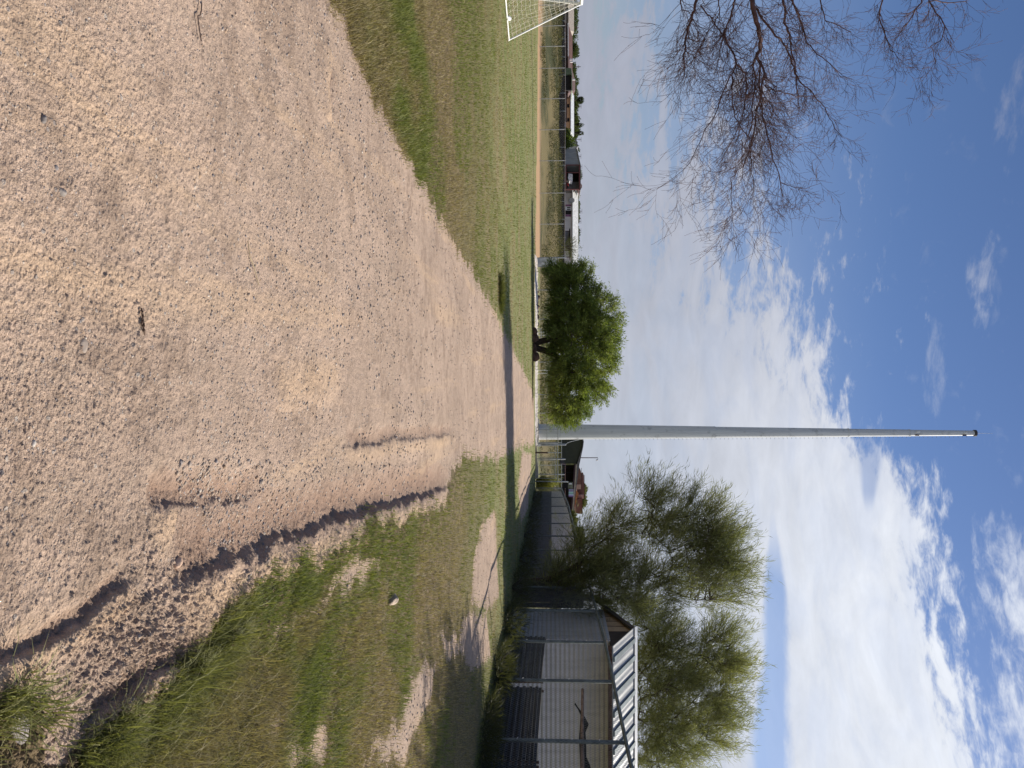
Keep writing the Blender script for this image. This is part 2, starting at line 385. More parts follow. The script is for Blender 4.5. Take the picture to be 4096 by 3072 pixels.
def poly_sd(poly, x, y):
    best = np.full(x.shape, 1e9); sgn = np.zeros(x.shape); tend = np.zeros(x.shape)
    n = len(poly)-1
    for i in range(n):
        ax, ay = poly[i]; bx, by = poly[i+1]; dx, dy = bx-ax, by-ay; L = dx*dx+dy*dy
        t = np.clip(((x-ax)*dx+(y-ay)*dy)/L, 0, 1)
        ex = x-(ax+t*dx); ey = y-(ay+t*dy); d = np.sqrt(ex*ex+ey*ey)
        c = (dx*ey-dy*ex); s = np.where(c < 0, 1.0, -1.0)          # right of the travel direction is positive
        m = d < best; best = np.where(m, d, best); sgn = np.where(m, s, sgn); tend = np.where(m, (i+t)/n, tend)
    return best*sgn, tend
def height(x, y, detail=True):
    """terrain height; second value: how strongly rut shade is painted into the soil colour"""
    h = bank(x, y) + (fbm(x*.25, y*.25, 9, 3)-.5)*.10*sst(y, 3, 10) + (fbm(x*1.1, y*1.1, 19, 3)-.5)*.05
    rut = np.zeros(x.shape)
    near = y < 32
    if near.any():
        xs = x[near]; ys = y[near]; hh = np.zeros(xs.shape); rr = np.zeros(xs.shape); bb = np.zeros(xs.shape)
        jx = (fbm(xs*2.5, ys*2.0, 91, 2)-.5)*.07+(fbm(xs*9, ys*9, 94, 3)-.5)*.07+(vn(xs*26, ys*26, 92)-.5)*.02
        for pl, dep, berm, w in RUTS:
            d, t = poly_sd(pl, xs+jx, ys)
            w2 = w*(1+ys*.05)
            end = sst(t, 0, .22)*(1-sst(t, .80, 1)); amp = end*(.55+.9*fbm(xs*1.3, ys*1.3, 33, 2))
            tr = np.exp(-((d+w2*.55)/w2)**2)
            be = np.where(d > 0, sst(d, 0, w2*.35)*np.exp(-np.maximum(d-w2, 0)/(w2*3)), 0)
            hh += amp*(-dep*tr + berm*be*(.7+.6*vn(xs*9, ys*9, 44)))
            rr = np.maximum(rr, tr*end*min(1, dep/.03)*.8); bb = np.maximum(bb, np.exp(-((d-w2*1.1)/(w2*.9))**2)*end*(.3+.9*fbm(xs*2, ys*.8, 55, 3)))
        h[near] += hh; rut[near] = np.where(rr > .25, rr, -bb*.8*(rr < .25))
    return h, rut
def build_ground():
    k = np.concatenate([np.geomspace(-9, -.75, 26)[:-1], np.linspace(-.75, .75, 1000), np.geomspace(.75, 9, 26)[1:]])
    V = np.linspace(-160, 2183, 1180); Y = []
    for v in V: Y.append(G(1536, v)[1])
    Y = np.concatenate([np.linspace(-25, Y[0], 16)[:-1], Y, np.geomspace(Y[-1], 4500, 40)[1:]])
    KK, YY = np.meshgrid(k, Y); XX = KK*(np.maximum(YY, .8)+.6)
    sh = XX.shape; x = XX.ravel(); y = YY.ravel()
    gm = mask_grass(x, y).astype(float)
    h, rut = height(x, y)
    sp = np.maximum(1.5*(np.maximum(y, .8)+.6)/1000, (y*y)/(1.45*F)*2.0)      # local mesh spacing
    road = 1-gm
    rough = .25+1.0*fbm(x*1.2, y*1.2, 71, 3)
    for ri, amp in ((1, 1.5), (2, .9), (0, .8)):
        nr = y < 16; dd = np.full(x.shape, 9.0); d_, _t = poly_sd(RUTS[ri][0], x[nr], y[nr]); dd[nr] = d_
        rough = rough+amp*np.exp(-((dd-.20)/(.20+.015*y))**2)
    for f, a, th, s in ((6, .016, .50, 6), (18, .005, .52, 1), (42, .0050, .54, 2), (95, .0072, .52, 3), (200, .0050, .45, 4)):
        fade = np.clip(1.6/(f*sp)-.6, 0, 1)
        if fade.max() <= 0: continue
        if f == 6: fade = fade*sst(y, 7, 13)*.6
        n_ = vn(x*f, y*f, s*13); n2 = vn(x*f*1.7+9, y*f*1.7, s*13+5)
        h += (np.maximum(n_*.65+n2*.35-th, 0)/(1-th))*a*fade*rough*(road*1.0+gm*1.6)
    rows, cols = sh
    strip = ((y > 86.5) & (y < 94.5) & (x < (G(1035, 2147)[0]+2)*y/79))
    strip = (y > 70+np.maximum(-x-12, 0)*.5) & (y < 96) & (x < -(1536-1035)/F*y) & (x > -170)
    strip = strip & ((y-70-np.maximum(-x-12, 0)*.5) > (fbm(x*.2, y*.3, 7, 3)-.3)*5)
    stripf = strip.astype(float)
    h = np.where(strip, h*.0+bank(x, y)+.02, h)
    vid = np.arange(rows*cols).reshape(sh)
    q = np.stack([vid[:-1, :-1], vid[:-1, 1:], vid[1:, 1:], vid[1:, :-1]], -1).reshape(-1, 4)
    cls = np.where(stripf[q].mean(1) > .5, 2, np.where(gm[q].mean(1) < .5, 1, 0))
    cls = np.where((cls == 1) & (y[q[:, 0]] > 77), 0, cls)
    co = np.column_stack([x, y, h])
    for c, nm in ((0, 'ground'), (1, 'dirt_road'), (2, 'dirt_path')):
        qq = q[cls == c]; u, inv = np.unique(qq.ravel(), return_inverse=True)
        me = np_mesh(nm, co[u], inv, np.full(len(qq), 4), smooth=True)
        for an, arr in (('gm', gm), ('rut', rut), ('strip', stripf)):
            a = me.attributes.new(an, 'FLOAT', 'POINT'); a.data.foreach_set('value', arr[u].astype(np.float32))
        tag(link(nm, me, MG), kind='structure')
build_ground()
def gh(x, y):
    h, _ = height(np.array([float(x)]), np.array([float(y)])); return float(h[0])

# ------------------------------------------------------------------ grass
def blades(n, vlo, vhi, klo, khi, hscale, seed, filt, base_w=.0022, lean=.6, dryb=0.0):
    r = np.random.default_rng(seed)
    k = r.uniform(klo, khi, n); v = r.uniform(vlo, vhi, n)
    y = CAM_H*F/(HZ-v) ; x = k*y
    jt = (.02+.006*y); m = filt(x+r.normal(0, 1, n)*jt, y+r.normal(0, 1, n)*jt*1.5); x, y = x[m], y[m]; n = len(x)
    h0, _ = height(x, y)
    patch = fbm(x*.45, y*.32, 101, 4); p2 = fbm(x*2.3, y*2.3, 131, 3)
    dry = np.clip((patch-.50)*8+(p2-.5)*2.2+.42+dryb+r.normal(0, .22, n), 0, 1)
    nb_ = x > 0
    if nb_.any():
        d_, _t = poly_sd(gpoly(RIGHT), x, y); dry = np.where(nb_, np.clip(dry-.75*np.exp(-(d_/(.10+.045*y))**2), 0, 1), dry)
    L = hscale*(.45+.9*r.random(n))*(.55+.9*fbm(x*1.6, y*1.6, 141, 3))*(1+.25*(dry < .3))
    wdt = (base_w+y*.00042)*(.7+.6*r.random(n)); L = L+y*.0012
    az_ = r.uniform(0, 2*math.pi, n); le = np.abs(r.normal(0, lean, n))+.1
    dx = np.sin(le)*np.cos(az_); dy = np.sin(le)*np.sin(az_); dz = np.cos(le).clip(.05)
    sx = -np.sin(az_); sy = np.cos(az_)
    b = np.column_stack([x, y, h0-.004])
    S = np.column_stack([sx, sy, np.zeros(n)])*wdt[:, None]*.5
    D = np.column_stack([dx, dy, dz])*L[:, None]; mid = b+D*.55+np.array([0, 0, 1])*(L*.08)[:, None]
    tip = b+D*np.array([1.15, 1.15, .9])
    v_ = np.stack([b-S, b+S, mid+S*.7, mid-S*.7, tip], 1).reshape(-1, 3)
    i = np.arange(n)[:, None]*5
    fl = np.concatenate([i+0, i+1, i+2, i+3, i+3, i+2, i+4], 1).ravel()
    lt = np.tile([4, 3], n)
    green = np.array([.13, .165, .035]); green2 = np.array([.23, .24, .075]); tan = np.array([.37, .31, .17]); br = np.array([.21, .165, .085])
    rr = r.random(n)[:, None]; cg = green*(1-rr)+green2*rr; cdry = tan*rr+br*(1-rr)
    col = cg*(1-dry[:, None])+cdry*dry[:, None]; col *= r.uniform(.75, 1.2, n)[:, None]
    return v_, fl, lt, np.repeat(col, 5, 0)
def merge(parts):
    vs, fs, ls, ts, o = [], [], [], [], 0
    for v, f, l, t in parts: vs.append(v); fs.append(f+o); ls.append(l); ts.append(t); o += len(v)
    return np.vstack(vs), np.concatenate(fs), np.concatenate(ls), np.vstack(ts)
def left_side(x, y): return mask_grass(x, y) & (y < 69+np.maximum(-x-12, 0)*.5) & (x < 1.0+0*y) & ((x < 0) | (y > 45)) & (y < 76)
def right_side(x, y): return mask_grass(x, y) & (x > 0) & (y < 70) & (x < 12)
v, f, l, t = merge([blades(250000, 1250, 2165, -.56, .14, .040, 1, left_side, dryb=.10), blades(90000, 1250, 1700, -.56, -.1, .055, 2, left_side),
                    blades(7000, 1250, 1900, -.56, -.05, .12, 3, lambda x, y: left_side(x, y) & (fbm(x*1.2, y*1.2, 201, 2) > .55), .003, .9, .35)])
tag(link('field_grass', np_mesh('field_grass', v, f, l, t), MGRASS), 'mown green and straw coloured turf of the playing field left of the dirt road', 'grass', kind='stuff')
v, f, l, t = merge([blades(230000, 300, 2150, .05, .56, .055, 11, right_side, lean=.7, dryb=-.16), blades(150000, 250, 1250, .2, .56, .045, 12, right_side, lean=.9, dryb=-.16),
                    blades(9000, -150, 1500, .2, .56, .13, 13, lambda x, y: right_side(x, y) & (fbm(x*1.7, y*1.7, 211, 2) > .5), .0024, 1.0, .3),
                    blades(9000, -150, 420, .36, .58, .075, 14, lambda x, y: right_side(x, y) & (fbm(x*3, y*3, 215, 2) > .42), .003, .8, .1)])
tag(link('verge_grass', np_mesh('verge_grass', v, f, l, t), MGRASS), 'patchy green grass and dry straw on the verge between road and right-hand fence', 'grass', kind='stuff')

# ------------------------------------------------------------------ loose stones on the road
def ico():
    p = (1+5**.5)/2
    v = np.array([(-1, p, 0), (1, p, 0), (-1, -p, 0), (1, -p, 0), (0, -1, p), (0, 1, p), (0, -1, -p), (0, 1, -p), (p, 0, -1), (p, 0, 1), (-p, 0, -1), (-p, 0, 1)])/math.sqrt(1+p*p)
    f = np.array([(0, 11, 5), (0, 5, 1), (0, 1, 7), (0, 7, 10), (0, 10, 11), (1, 5, 9), (5, 11, 4), (11, 10, 2), (10, 7, 6), (7, 1, 8), (3, 9, 4), (3, 4, 2), (3, 2, 6), (3, 6, 8), (3, 8, 9), (4, 9, 5), (2, 4, 11), (6, 2, 10), (8, 6, 7), (9, 8, 1)])
    return v, f
IV, IF = ico()
def stones(n, seed, vlo, vhi, klo, khi, rlo, rhi, filt, lift=.12, rel=False):
    r = np.random.default_rng(seed); k = r.uniform(klo, khi, n); v = r.uniform(vlo, vhi, n); y = CAM_H*F/(HZ-v); x = k*y
    m = filt(x, y); x, y = x[m], y[m]; n = len(x); h, _ = height(x, y)
    rad = rlo*(rhi/rlo)**(r.random(n)**2.6)
    if rel: rad = np.clip(rad*y, .0016, .014)
    V_ = IV[None]*(1+r.normal(0, .16, (n, 12, 1)))*np.stack([r.uniform(.8, 1.3, n), r.uniform(.8, 1.3, n), r.uniform(.45, .8, n)], 1)[:, None, :]*rad[:, None, None]
    a = r.uniform(0, 6.28, n); ca, sa = np.cos(a)[:, None], np.sin(a)[:, None]
    X = V_[..., 0]*ca-V_[..., 1]*sa; Y = V_[..., 0]*sa+V_[..., 1]*ca
    V_ = np.stack([X+x[:, None], Y+y[:, None], V_[..., 2]+(h+rad*lift)[:, None]], -1).reshape(-1, 3)
    f = (IF[None]+np.arange(n)[:, None, None]*12).reshape(-1)
    base = np.array([[.30, .245, .205], [.42, .32, .24], [.24, .215, .21], [.50, .43, .36], [.40, .28, .19]])[r.choice(5, n, p=[.28, .34, .14, .10, .14])]
    col = base*r.uniform(.8, 1.15, n)[:, None]
    return V_, f, np.full(len(f)//3, 3), np.repeat(col, 12, 0)
MSTONE = mat('stone', lambda q: pbr(q, q.node('ShaderNodeAttribute', attribute_name='tint').outputs['Color'], .9, 0, q.noise(q.node('ShaderNodeTexCoord').outputs['Object'], 90, 3), .3, .003, .3))
onroad = lambda x, y: (~mask_grass(x, y)) & (y < 40)
clump = lambda x, y: onroad(x, y) & (fbm(x*1.1, y*.7, 66, 3) > .40+.0*x)
dense = lambda x, y: onroad(x, y) & (fbm(x*1.3, y*.8, 67, 3) > .52)
v, f, l, t = merge([stones(42000, 31, -120, 2095, -.56, .56, .0007, .0025, clump, .1, True), stones(30000, 36, -120, 2000, -.56, .56, .0007, .0024, dense, .1, True), stones(90, 33, -120, 1500, -.56, .56, .006, .014, onroad, -.2),
                    stones(9000, 34, 300, 1300, .1, .4, .004, .012, lambda x, y: onroad(x, y) & (fbm(x*2, y*.8, 66, 2) > .5))])
tag(link('gravel', np_mesh('gravel', v, f, l, t), MSTONE), 'loose grey, tan and white gravel scattered over the dirt road', 'gravel', kind='stuff')

def boulder(name, label, cat, U, V, rx, ry, rz, col, seed, group=None, Z=None, z0=None, matr=None):
    if Z is None: x, y = G(U, V); z = gh(x, y)
    else: p = P(U, V, Z); x, y, z = p.x, p.y, (gh(p.x, p.y) if z0 is None else z0)
    r = random.Random(seed); me = bpy.data.meshes.new(name); import bmesh
    bm = bmesh.new(); bmesh.ops.create_icosphere(bm, subdivisions=3, radius=1)
    for vv in bm.verts:
        c = vv.co; k = 1+.22*(vn(c.x*1.7+seed, c.y*1.7+c.z*1.3, seed)-.5)*2+.10*(vn(c.x*5+seed, c.y*5+c.z*4, seed+1)-.5)
        vv.co = Vector((c.x*rx*k, c.y*ry*k, max(c.z, -.5)*rz*k))
    bm.to_mesh(me); bm.free()
    o = link(name, me, matr or simple(name+'_m', col, .9, 0, .35, 4)); o.location = (x, y, z+rz*.25); o.rotation_euler.z = r.uniform(0, 6)
    return tag(o, label, cat, group)
tag(boulder('flat_stone', 'large pale flat stone beside a grass tuft at the near corner of the road', 'stone', 2905, 55, .055, .03, .016, (.30, .26, .25), 5), group=None)
boulder('flat_stone', 'tilted tan stone slab lying alone in the verge grass', 'stone', 2398, 1556, .10, .04, .05, (.46, .36, .27), 6)
boulder('road_stone', 'wedge of tan stone caught in the rut edge nearest the date side of the road', 'stone', 2252, 700, .030, .018, .018, (.50, .34, .24), 7)
boulder('road_stone', 'grey flat stone half buried in the road at the left foreground', 'stone', 768, 255, .016, .012, .008, (.27, .235, .21), 8)
boulder('road_stone', 'dark grey stone near the left edge of the road foreground', 'stone', 475, 180, .014, .011, .010, (.20, .175, .16), 9)
boulder('road_stone', 'broad grey stone sunk level with the road in the near foreground', 'stone', 1385, 345, .022, .018, .006, (.34, .275, .225), 10)
boulder('road_stone', 'white quartz pebble on the road beside the near stones', 'stone', 1775, 130, .010, .008, .006, (.56, .50, .43), 11)
x_, y_ = G(1285, 575)
mb = MB()
for k_ in range(5):
    a = random.uniform(-.5, .5); px = x_; py = y_+random.uniform(-.008, .008); zz = gh(px, py)+.006
    a += random.uniform(-.5, .5); px = x_+(k_-2)*.016; L_ = random.uniform(.015, .032)
    mb.tube([(px-L_*math.cos(a), py-L_*math.sin(a), zz), (px, py, zz+.006), (px+L_*math.cos(a+.5), py+L_*math.sin(a+.5), zz)], [.002, .004, .0015], 6)
tag(mb.build('dead_twigs', simple('twig_dark', (.10, .06, .04)), loc=(x_, y_, 0)), 'small heap of dark brown broken twigs on the bare road', 'twigs')
x_, y_ = G(1490, 1320); v0 = []
for nm, lb, (U0, V0), (U1, V1) in (('dry_stem', 'pale dry grass stem lying bent on the road near the broken twigs', (960, 975), (1130, 1025)),
                                   ('dry_stem', 'dark thin root lying on the road at the far left', (0, 790), (150, 795))):
    a, b = G(U0, V0), G(U1, V1); mb = MB(); pts = []
    for i in range(9):
        tq = i/8; px = a[0]+(b[0]-a[0])*tq+.02*math.sin(tq*7); py = a[1]+(b[1]-a[1])*tq+.02*math.cos(tq*5); pts.append((px, py, gh(px, py)+.012))
    mb.tube(pts, .0025, 5); tag(mb.build(nm, simple('stem', (.42, .33, .2) if 'pale' in lb else (.08, .05, .04)), loc=(a[0], a[1], 0)), lb, 'stem')

# ------------------------------------------------------------------ chain link
def wire_mesh(a, b, h0, h1, cell, w, seed=0, za=0.0, zb=0.0):
    """diamond mesh between ground points a, b; flat wires; top height from h0 to h1"""
    a = np.array(a, float); b = np.array(b, float); L = np.linalg.norm(b-a); n = int(L/cell); d = (b-a)/L; m_ = int(max(h0, h1)/cell)
    i, j = np.meshgrid(np.arange(n), np.arange(m_)); i = i.ravel(); j = j.ravel(); sgn = np.where((i+j) % 2 == 0, 1, -1)
    s0 = i*cell; s1 = s0+cell; t0 = np.where(sgn > 0, j, j+1)*cell; t1 = np.where(sgn > 0, j+1, j)*cell
    def pt(s, t): 
        k = s/L; zg = za+(zb-za)*k; hh = (h0+(h1-h0)*k)
        return np.column_stack([a[0]+d[0]*s, a[1]+d[1]*s, zg+t/(m_*cell)*hh])
    p0 = pt(s0, t0); p1 = pt(s1, t1); dv = p1-p0; dl = np.linalg.norm(dv, axis=1)[:, None]; dv /= dl
    nrm = np.array([-d[1], d[0], 0]); off = np.cross(dv, nrm)*w*.5; off2 = np.broadcast_to(nrm*w*.5, off.shape)
    n_ = len(p0)
    v_ = np.stack([p0-off, p0+off, p1+off, p1-off, p0-off2, p0+off2, p1+off2, p1-off2], 1).reshape(-1, 3)
    k = np.arange(n_)[:, None]*8; f_ = np.concatenate([k, k+1, k+2, k+3, k+4, k+5, k+6, k+7], 1).ravel()
    return v_, f_, np.full(2*n_, 4)
def wire_part(segs, name, par):
    vs, fs, ls, o = [], [], [], 0
    for sgm in segs: v_, f_, l_ = wire_mesh(*sgm); vs.append(v_); fs.append(f_+o); ls.append(l_); o += len(v_)
    me = np_mesh(name, np.vstack(vs)-np.array(par.location), np.concatenate(fs), np.concatenate(ls)); return link(name, me, MWIRE, par)
def post(par, x, y, h, r=.035, mtl=None, name='post', z=None):
    z = gh(x, y) if z is None else z
    mb = MB(); mb.tube([(x, y, z-.2), (x, y, z+h-.03), (x, y, z+h)], [r, r, r*.5], 10)
    return part(mb, name, mtl or MGALV, par, True)

# side fence on the right, running away from the camera
SF = [(7.75, 10.8, 3.05), (7.75, 13.9, 3.05), (7.82, 17.0, 3.05), (7.72, 20.2, 3.05), (7.8, 23.5, 3.05), (8.0, 27.4, 3.03), (8.12, 31, 2.98), (8.3, 35, 2.93), (8.44, 39.4, 2.9), (8.62, 44, 2.86), (8.8, 49, 2.82), (9.0, 54, 2.78), (9.12, 57.9, 2.74), (9.35, 64, 2.6), (9.64, 72, 2.4)]
sf = thing('chain_link_fence', 'tall chain link fence receding along the right of the road past the shed', 'fence', (7.8, 17, 0))
for x, y, h in SF: post(sf, x, y, h, .045, MGALV2)
mb = MB(); mb.tube([(x, y-.0, gh(x, y)+h+.02) for x, y, h in SF], .045, 10); part(mb, 'top_rail', MGALV2, sf, True)
wire_part([((SF[i][0]-.05, SF[i][1]), (SF[i+1][0]-.05, SF[i+1][1]), SF[i][2], SF[i+1][2], .055 if i < 6 else .09, .0042 if i < 6 else .006) for i in range(len(SF)-1)], 'wire_mesh', sf)
for x, y, h in SF[1:6]:
    for zz in (.7, 1.3, 1.9, 2.5):
        mb = MB(); mb.tube([(x-.055, y-.05, zz), (x-.065, y, zz+.01), (x-.03, y+.06, zz+.02)], .006, 5); part(mb, 'wire_tie', MWHITE, sf)

# two-tone sheet wall behind the far half of that fence
mw = thing('sheet_metal_wall', 'long two-tone sheet metal wall behind the fence, pale grey over dark grey', 'wall', (8.9, 40, 0))
pts = [(8.54, 32.9, 2.95)]+[(x+.32, y, h) for x, y, h in SF if y >= 34]
M_up = corrugated('wall_grey_sheet', (.74, .70, .68), .30, 1, .6, .1)
M_lo = corrugated('wall_dark_sheet', (.055, .055, .062), .30, 1, .7, .05)
mu, ml = MB(), MB()
for (x0, y0, h0), (x1, y1, h1) in zip(pts, pts[1:]):
    mu.prism([(x0, y0, 1.47), (x1, y1, 1.47), (x1, y1, h1-.05), (x0, y0, h0-.05)], (.05, 0, 0))
    ml.prism([(x0-.02, y0, -.1), (x1-.02, y1, -.1), (x1-.02, y1, 1.465), (x0-.02, y0, 1.465)], (.08, 0, 0))
part(mu, 'upper_sheeting', M_up, mw); part(ml, 'lower_sheeting', M_lo, mw)

bw = thing('board_fence', 'dark brown board fence closing the gap between sheet wall and shed', 'fence', (8.6, 31, 0))
mb = MB()
for i in range(12):
    y0 = 30.75+i*.175; mb.prism([(8.62, y0, -.1), (8.62, y0+.165, -.1), (8.62, y0+.165, 2.72+.03*(i % 3)), (8.62, y0, 2.72+.03*(i % 3))], (.04, 0, 0))
mb.prism([(8.66, 30.70, -.1), (8.86, 30.70, -.1), (8.86, 30.70, 2.72), (8.66, 30.70, 2.72)], (0, .04, 0)); part(mb, 'boards', simple('dark_brown_paint', (.045, .028, .024)), bw)
mb = MB(); mb.box(8.67, 8.72, 30.76, 32.84, 2.2, 2.3); part(mb, 'stringer', MWOOD, bw); mb = MB(); mb.box(8.67, 8.72, 30.76, 32.84, .4, .5); part(mb, 'stringer', MWOOD, bw)
# shed with corrugated walls and ribbed gable roof
SX0, SX1, SY0, SY1 = 8.9, 18.0, 27.0, 30.6
sh = thing('metal_shed', 'grey corrugated shed with ribbed pale metal roof behind the right-hand fence', 'shed', (SX0, SY0, 0))
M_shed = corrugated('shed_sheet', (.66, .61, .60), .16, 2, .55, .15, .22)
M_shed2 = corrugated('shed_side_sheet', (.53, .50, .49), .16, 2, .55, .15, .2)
WH = 3.50
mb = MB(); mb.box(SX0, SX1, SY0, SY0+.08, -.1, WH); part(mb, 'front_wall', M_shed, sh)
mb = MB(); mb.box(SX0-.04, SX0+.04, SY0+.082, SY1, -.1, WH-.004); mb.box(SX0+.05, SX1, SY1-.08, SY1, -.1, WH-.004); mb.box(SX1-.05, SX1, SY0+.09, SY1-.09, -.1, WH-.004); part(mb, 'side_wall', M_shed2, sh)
RX0 = 8.75; EY0, EY1, RY, EH, RH = 26.0, 31.0, 28.1, 3.52, 4.46
def m_roof(q):
    p = q.node('ShaderNodeTexCoord').outputs['Object']; s = q.node('ShaderNodeSeparateXYZ', {0: p})
    st = q.noise(q.node('ShaderNodeMapping', {'Vector': p, 'Scale': (9, .8, 1)}).outputs[0], 1.0, 5, .65)
    bl = q.noise(p, 6, 5, .7, 1.5)
    c = q.mix(q.smooth(st, .35, .65), (.46, .46, .46), (.30, .31, .32)); c = q.mix(q.m('MULTIPLY', q.smooth(bl, .5, .62), .55), c, (.25, .27, .28))
    return pbr(q, c, .45, .25, q.m('SINE', q.m('MULTIPLY', s.outputs[0], 26.0)), .5, .01)
M_roof = mat('shed_roof_sheet', m_roof)
rf = MB(); th = .04
rf.prism([(RX0, EY0, EH), (RX0, RY, RH), (RX0, RY, RH-th), (RX0, EY0, EH-th)], (SX1-RX0+.2, 0, 0))
rf.prism([(RX0, RY+.002, RH), (RX0, EY1, EH), (RX0, EY1, EH-th), (RX0, RY+.002, RH-th)], (SX1-RX0+.2, 0, 0))
roof = part(rf, 'roof', M_roof, sh)
M_rib = simple('roof_rib_reflection', (.16, .20, .215), .5, .2)  # dark stripes reflected in the roof sheets, painted onto the ribs
rb = MB(); nrib = 15
for i in range(nrib):
    x = RX0+.35+i*.62; dy = RY-EY0; sl = (RH-EH)
    rb.prism([(x, EY0-.03, EH+.0-.01), (x+.17, EY0-.03, EH-.01), (x+.17, EY0-.03, EH+.05), (x, EY0-.03, EH+.05)], (0, dy+.02, sl))
o = rb.build('roof_rib', M_rib, roof, loc=(SX0, SY0, 0))
rc = MB(); rc.prism([(RX0-.03, RY-.14, RH-.02), (RX0-.03, RY, RH+.09), (RX0-.03, RY+.14, RH-.02)], (SX1-RX0+.25, 0, 0)); rc.build('ridge_cap', MWHITE, roof, loc=(SX0, SY0, 0))
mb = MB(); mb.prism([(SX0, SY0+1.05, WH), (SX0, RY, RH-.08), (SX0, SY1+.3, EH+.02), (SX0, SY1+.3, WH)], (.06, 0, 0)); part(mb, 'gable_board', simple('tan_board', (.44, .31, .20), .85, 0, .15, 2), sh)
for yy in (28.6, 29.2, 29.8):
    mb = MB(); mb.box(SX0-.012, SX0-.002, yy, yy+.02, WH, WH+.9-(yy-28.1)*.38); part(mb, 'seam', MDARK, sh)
mb = MB(); mb.prism([(SX0+.01, EY0+.1, EH-.08), (SX0+.01, RY-.02, RH-.09), (SX0+.01, RY-.02, WH+.0), (SX0+.01, EY0+.1, WH-.04)], (.05, 0, 0)); part(mb, 'gable_shadow_board', simple('gable_shade_brown', (.06, .045, .04)), sh)  # shade under the roof overhang, built as a dark board
mb = MB(); mb.prism([(RX0-.02, RY, RH-.03), (RX0-.02, EY1+.02, EH-.03), (RX0-.02, EY1+.02, EH-.19), (RX0-.02, RY, RH-.19)], (.06, 0, 0)); part(mb, 'bargeboard', simple('weathered_trim', (.11, .09, .08)), sh)
mb = MB(); mb.box(RX0, SX1, EY0-.01, EY0+.06, EH-.17, EH-.045)
for i in range(12): mb.box(SX0+.3+i*.75, SX0+.42+i*.75, EY0-.08, EY0-.012, EH-.16+.02*(i % 3), EH-.06)
part(mb, 'eave_beam', MRUST, sh)

# dark ribbed panels leaning inside the fence
M_pan = corrugated('black_ribbed_sheet', (.022, .021, .027), .13, 2, .6, .1)
def dark_panel(ya, yb, xa, xb, ha, hb, lab):
    t_ = thing('ribbed_panel', lab, 'panel', (xa, ya, 0), 'dark ribbed panels inside the fence')
    mb = MB(); n = 14
    for i in range(n):
        z0, z1 = i/n, (i+.92)/n; za, zb = ha*z0, ha*z1; zc, zd = hb*z0, hb*z1
        off = .03 if i % 2 else 0
        mb.prism([(xa+off, ya, za), (xb+off, yb, zc), (xb+off, yb, zd), (xa+off, ya, zb)], (.06, 0, 0))
    part(mb, 'sheeting', M_pan, t_)
    mb = MB(); mb.box(xa+.09, xa+.14, ya+.001, ya+.06, -.1, ha+.05); part(mb, 'frame', MRUST, t_); mb = MB(); mb.box(xb+.09, xb+.14, yb-.06, yb-.001, -.1, hb+.05); part(mb, 'frame', MRUST, t_)
dark_panel(16.7, 20.9, 8.05, 8.15, 1.14, 1.20, 'dark ribbed panel behind the nearest full bay of the fence')
dark_panel(21.6, 26.3, 8.2, 8.55, 1.18, 1.26, 'dark ribbed panel in front of the left corner of the shed')
dark_panel(13.6, 16.5, 8.0, 8.03, 1.25, 1.14, 'dark ribbed panel cut by the right picture edge')
# beam, torn tarpaulin
a = P(2757, 2331, 18.6); b = P(3120, 2330, 16.2)
mb = MB(); mb.tube([a, (a+b)/2+Vector((0, 0, -.01)), b], [.035, .04, .045], 6)
tag(mb.build('timber_pole', MWOOD, loc=tuple(a)), 'broken wooden pole lying level behind the wire mesh', 'pole')
def torn(UVs, Z, name, label, cat, col):
    mb = MB(); mb.prism([P(u, v, Z) for u, v in UVs], (0, .03, 0)); p = P(*UVs[0], Z)
    return tag(mb.build(name, simple(name+'_m', col), loc=tuple(p)), label, cat)
torn([(2813, 2302), (2830, 2312), (2856, 2333), (2898, 2355), (2930, 2342), (2965, 2345), (3030, 2346), (3060, 2360), (3110, 2375), (3110, 2322), (3000, 2318), (2955, 2316), (2900, 2320), (2860, 2322), (2838, 2312), (2818, 2298)], 18.2, 'tarpaulin', 'torn dark tarpaulin strip hanging over the wooden pole', 'tarpaulin', (.02, .022, .022))

# ------------------------------------------------------------------ compound fence, gate
CZ = 71.0
def cx(U, Z=CZ): return (U-1536)/F*Z
cf = thing('compound_fence', 'low chain link fence across the far side of the road behind the round tree', 'fence', (cx(1400), CZ, 0))
CH = 2.06
for U in (1032, 1067, 1160, 1277, 1370, 1448, 1578, 1652, 1720, 1772): post(cf, cx(U), CZ, CH if U != 1032 else 2.85, .04, z=0)
mb = MB(); mb.tube([(cx(1032), CZ, CH), (cx(1772), CZ, CH)], .03, 8); part(mb, 'top_rail', MGALV, cf, True)
mb = MB(); mb.tube([(cx(1560), CZ, 1.05), (cx(1772), CZ, 1.05)], .025, 8); part(mb, 'middle_rail', MGALV, cf, True)
wire_part([((cx(1032), CZ+.05), (cx(1772), CZ+.05), CH, CH, .12, .008)], 'wire_mesh', cf)
mb = MB(); mb.box(cx(1034), cx(1066), CZ-.06, CZ-.03, .12, CH-.1); part(mb, 'screen_panel', simple('pale_screen', (.62, .62, .60)), cf)
mb = MB()
for i in range(120):
    x0 = cx(1034)+i*.142; hh_ = .22+.03*math.sin(i*.8)+.02*math.sin(i*2.9); y0 = 68.2+.35*math.sin(i*.23)
    mb.prism([(x0, y0, -.06), (x0, 70.9, hh_), (x0, 70.9, -.2), (x0, y0, -.2)], (.1421, 0, 0))
tag(mb.build('kerb', MCONC, loc=(cx(1034), CZ, 0)), kind='structure')
gt = thing('double_gate', 'tall chain link double gate where the dirt road meets the compound', 'gate', (cx(1850), CZ, 0))
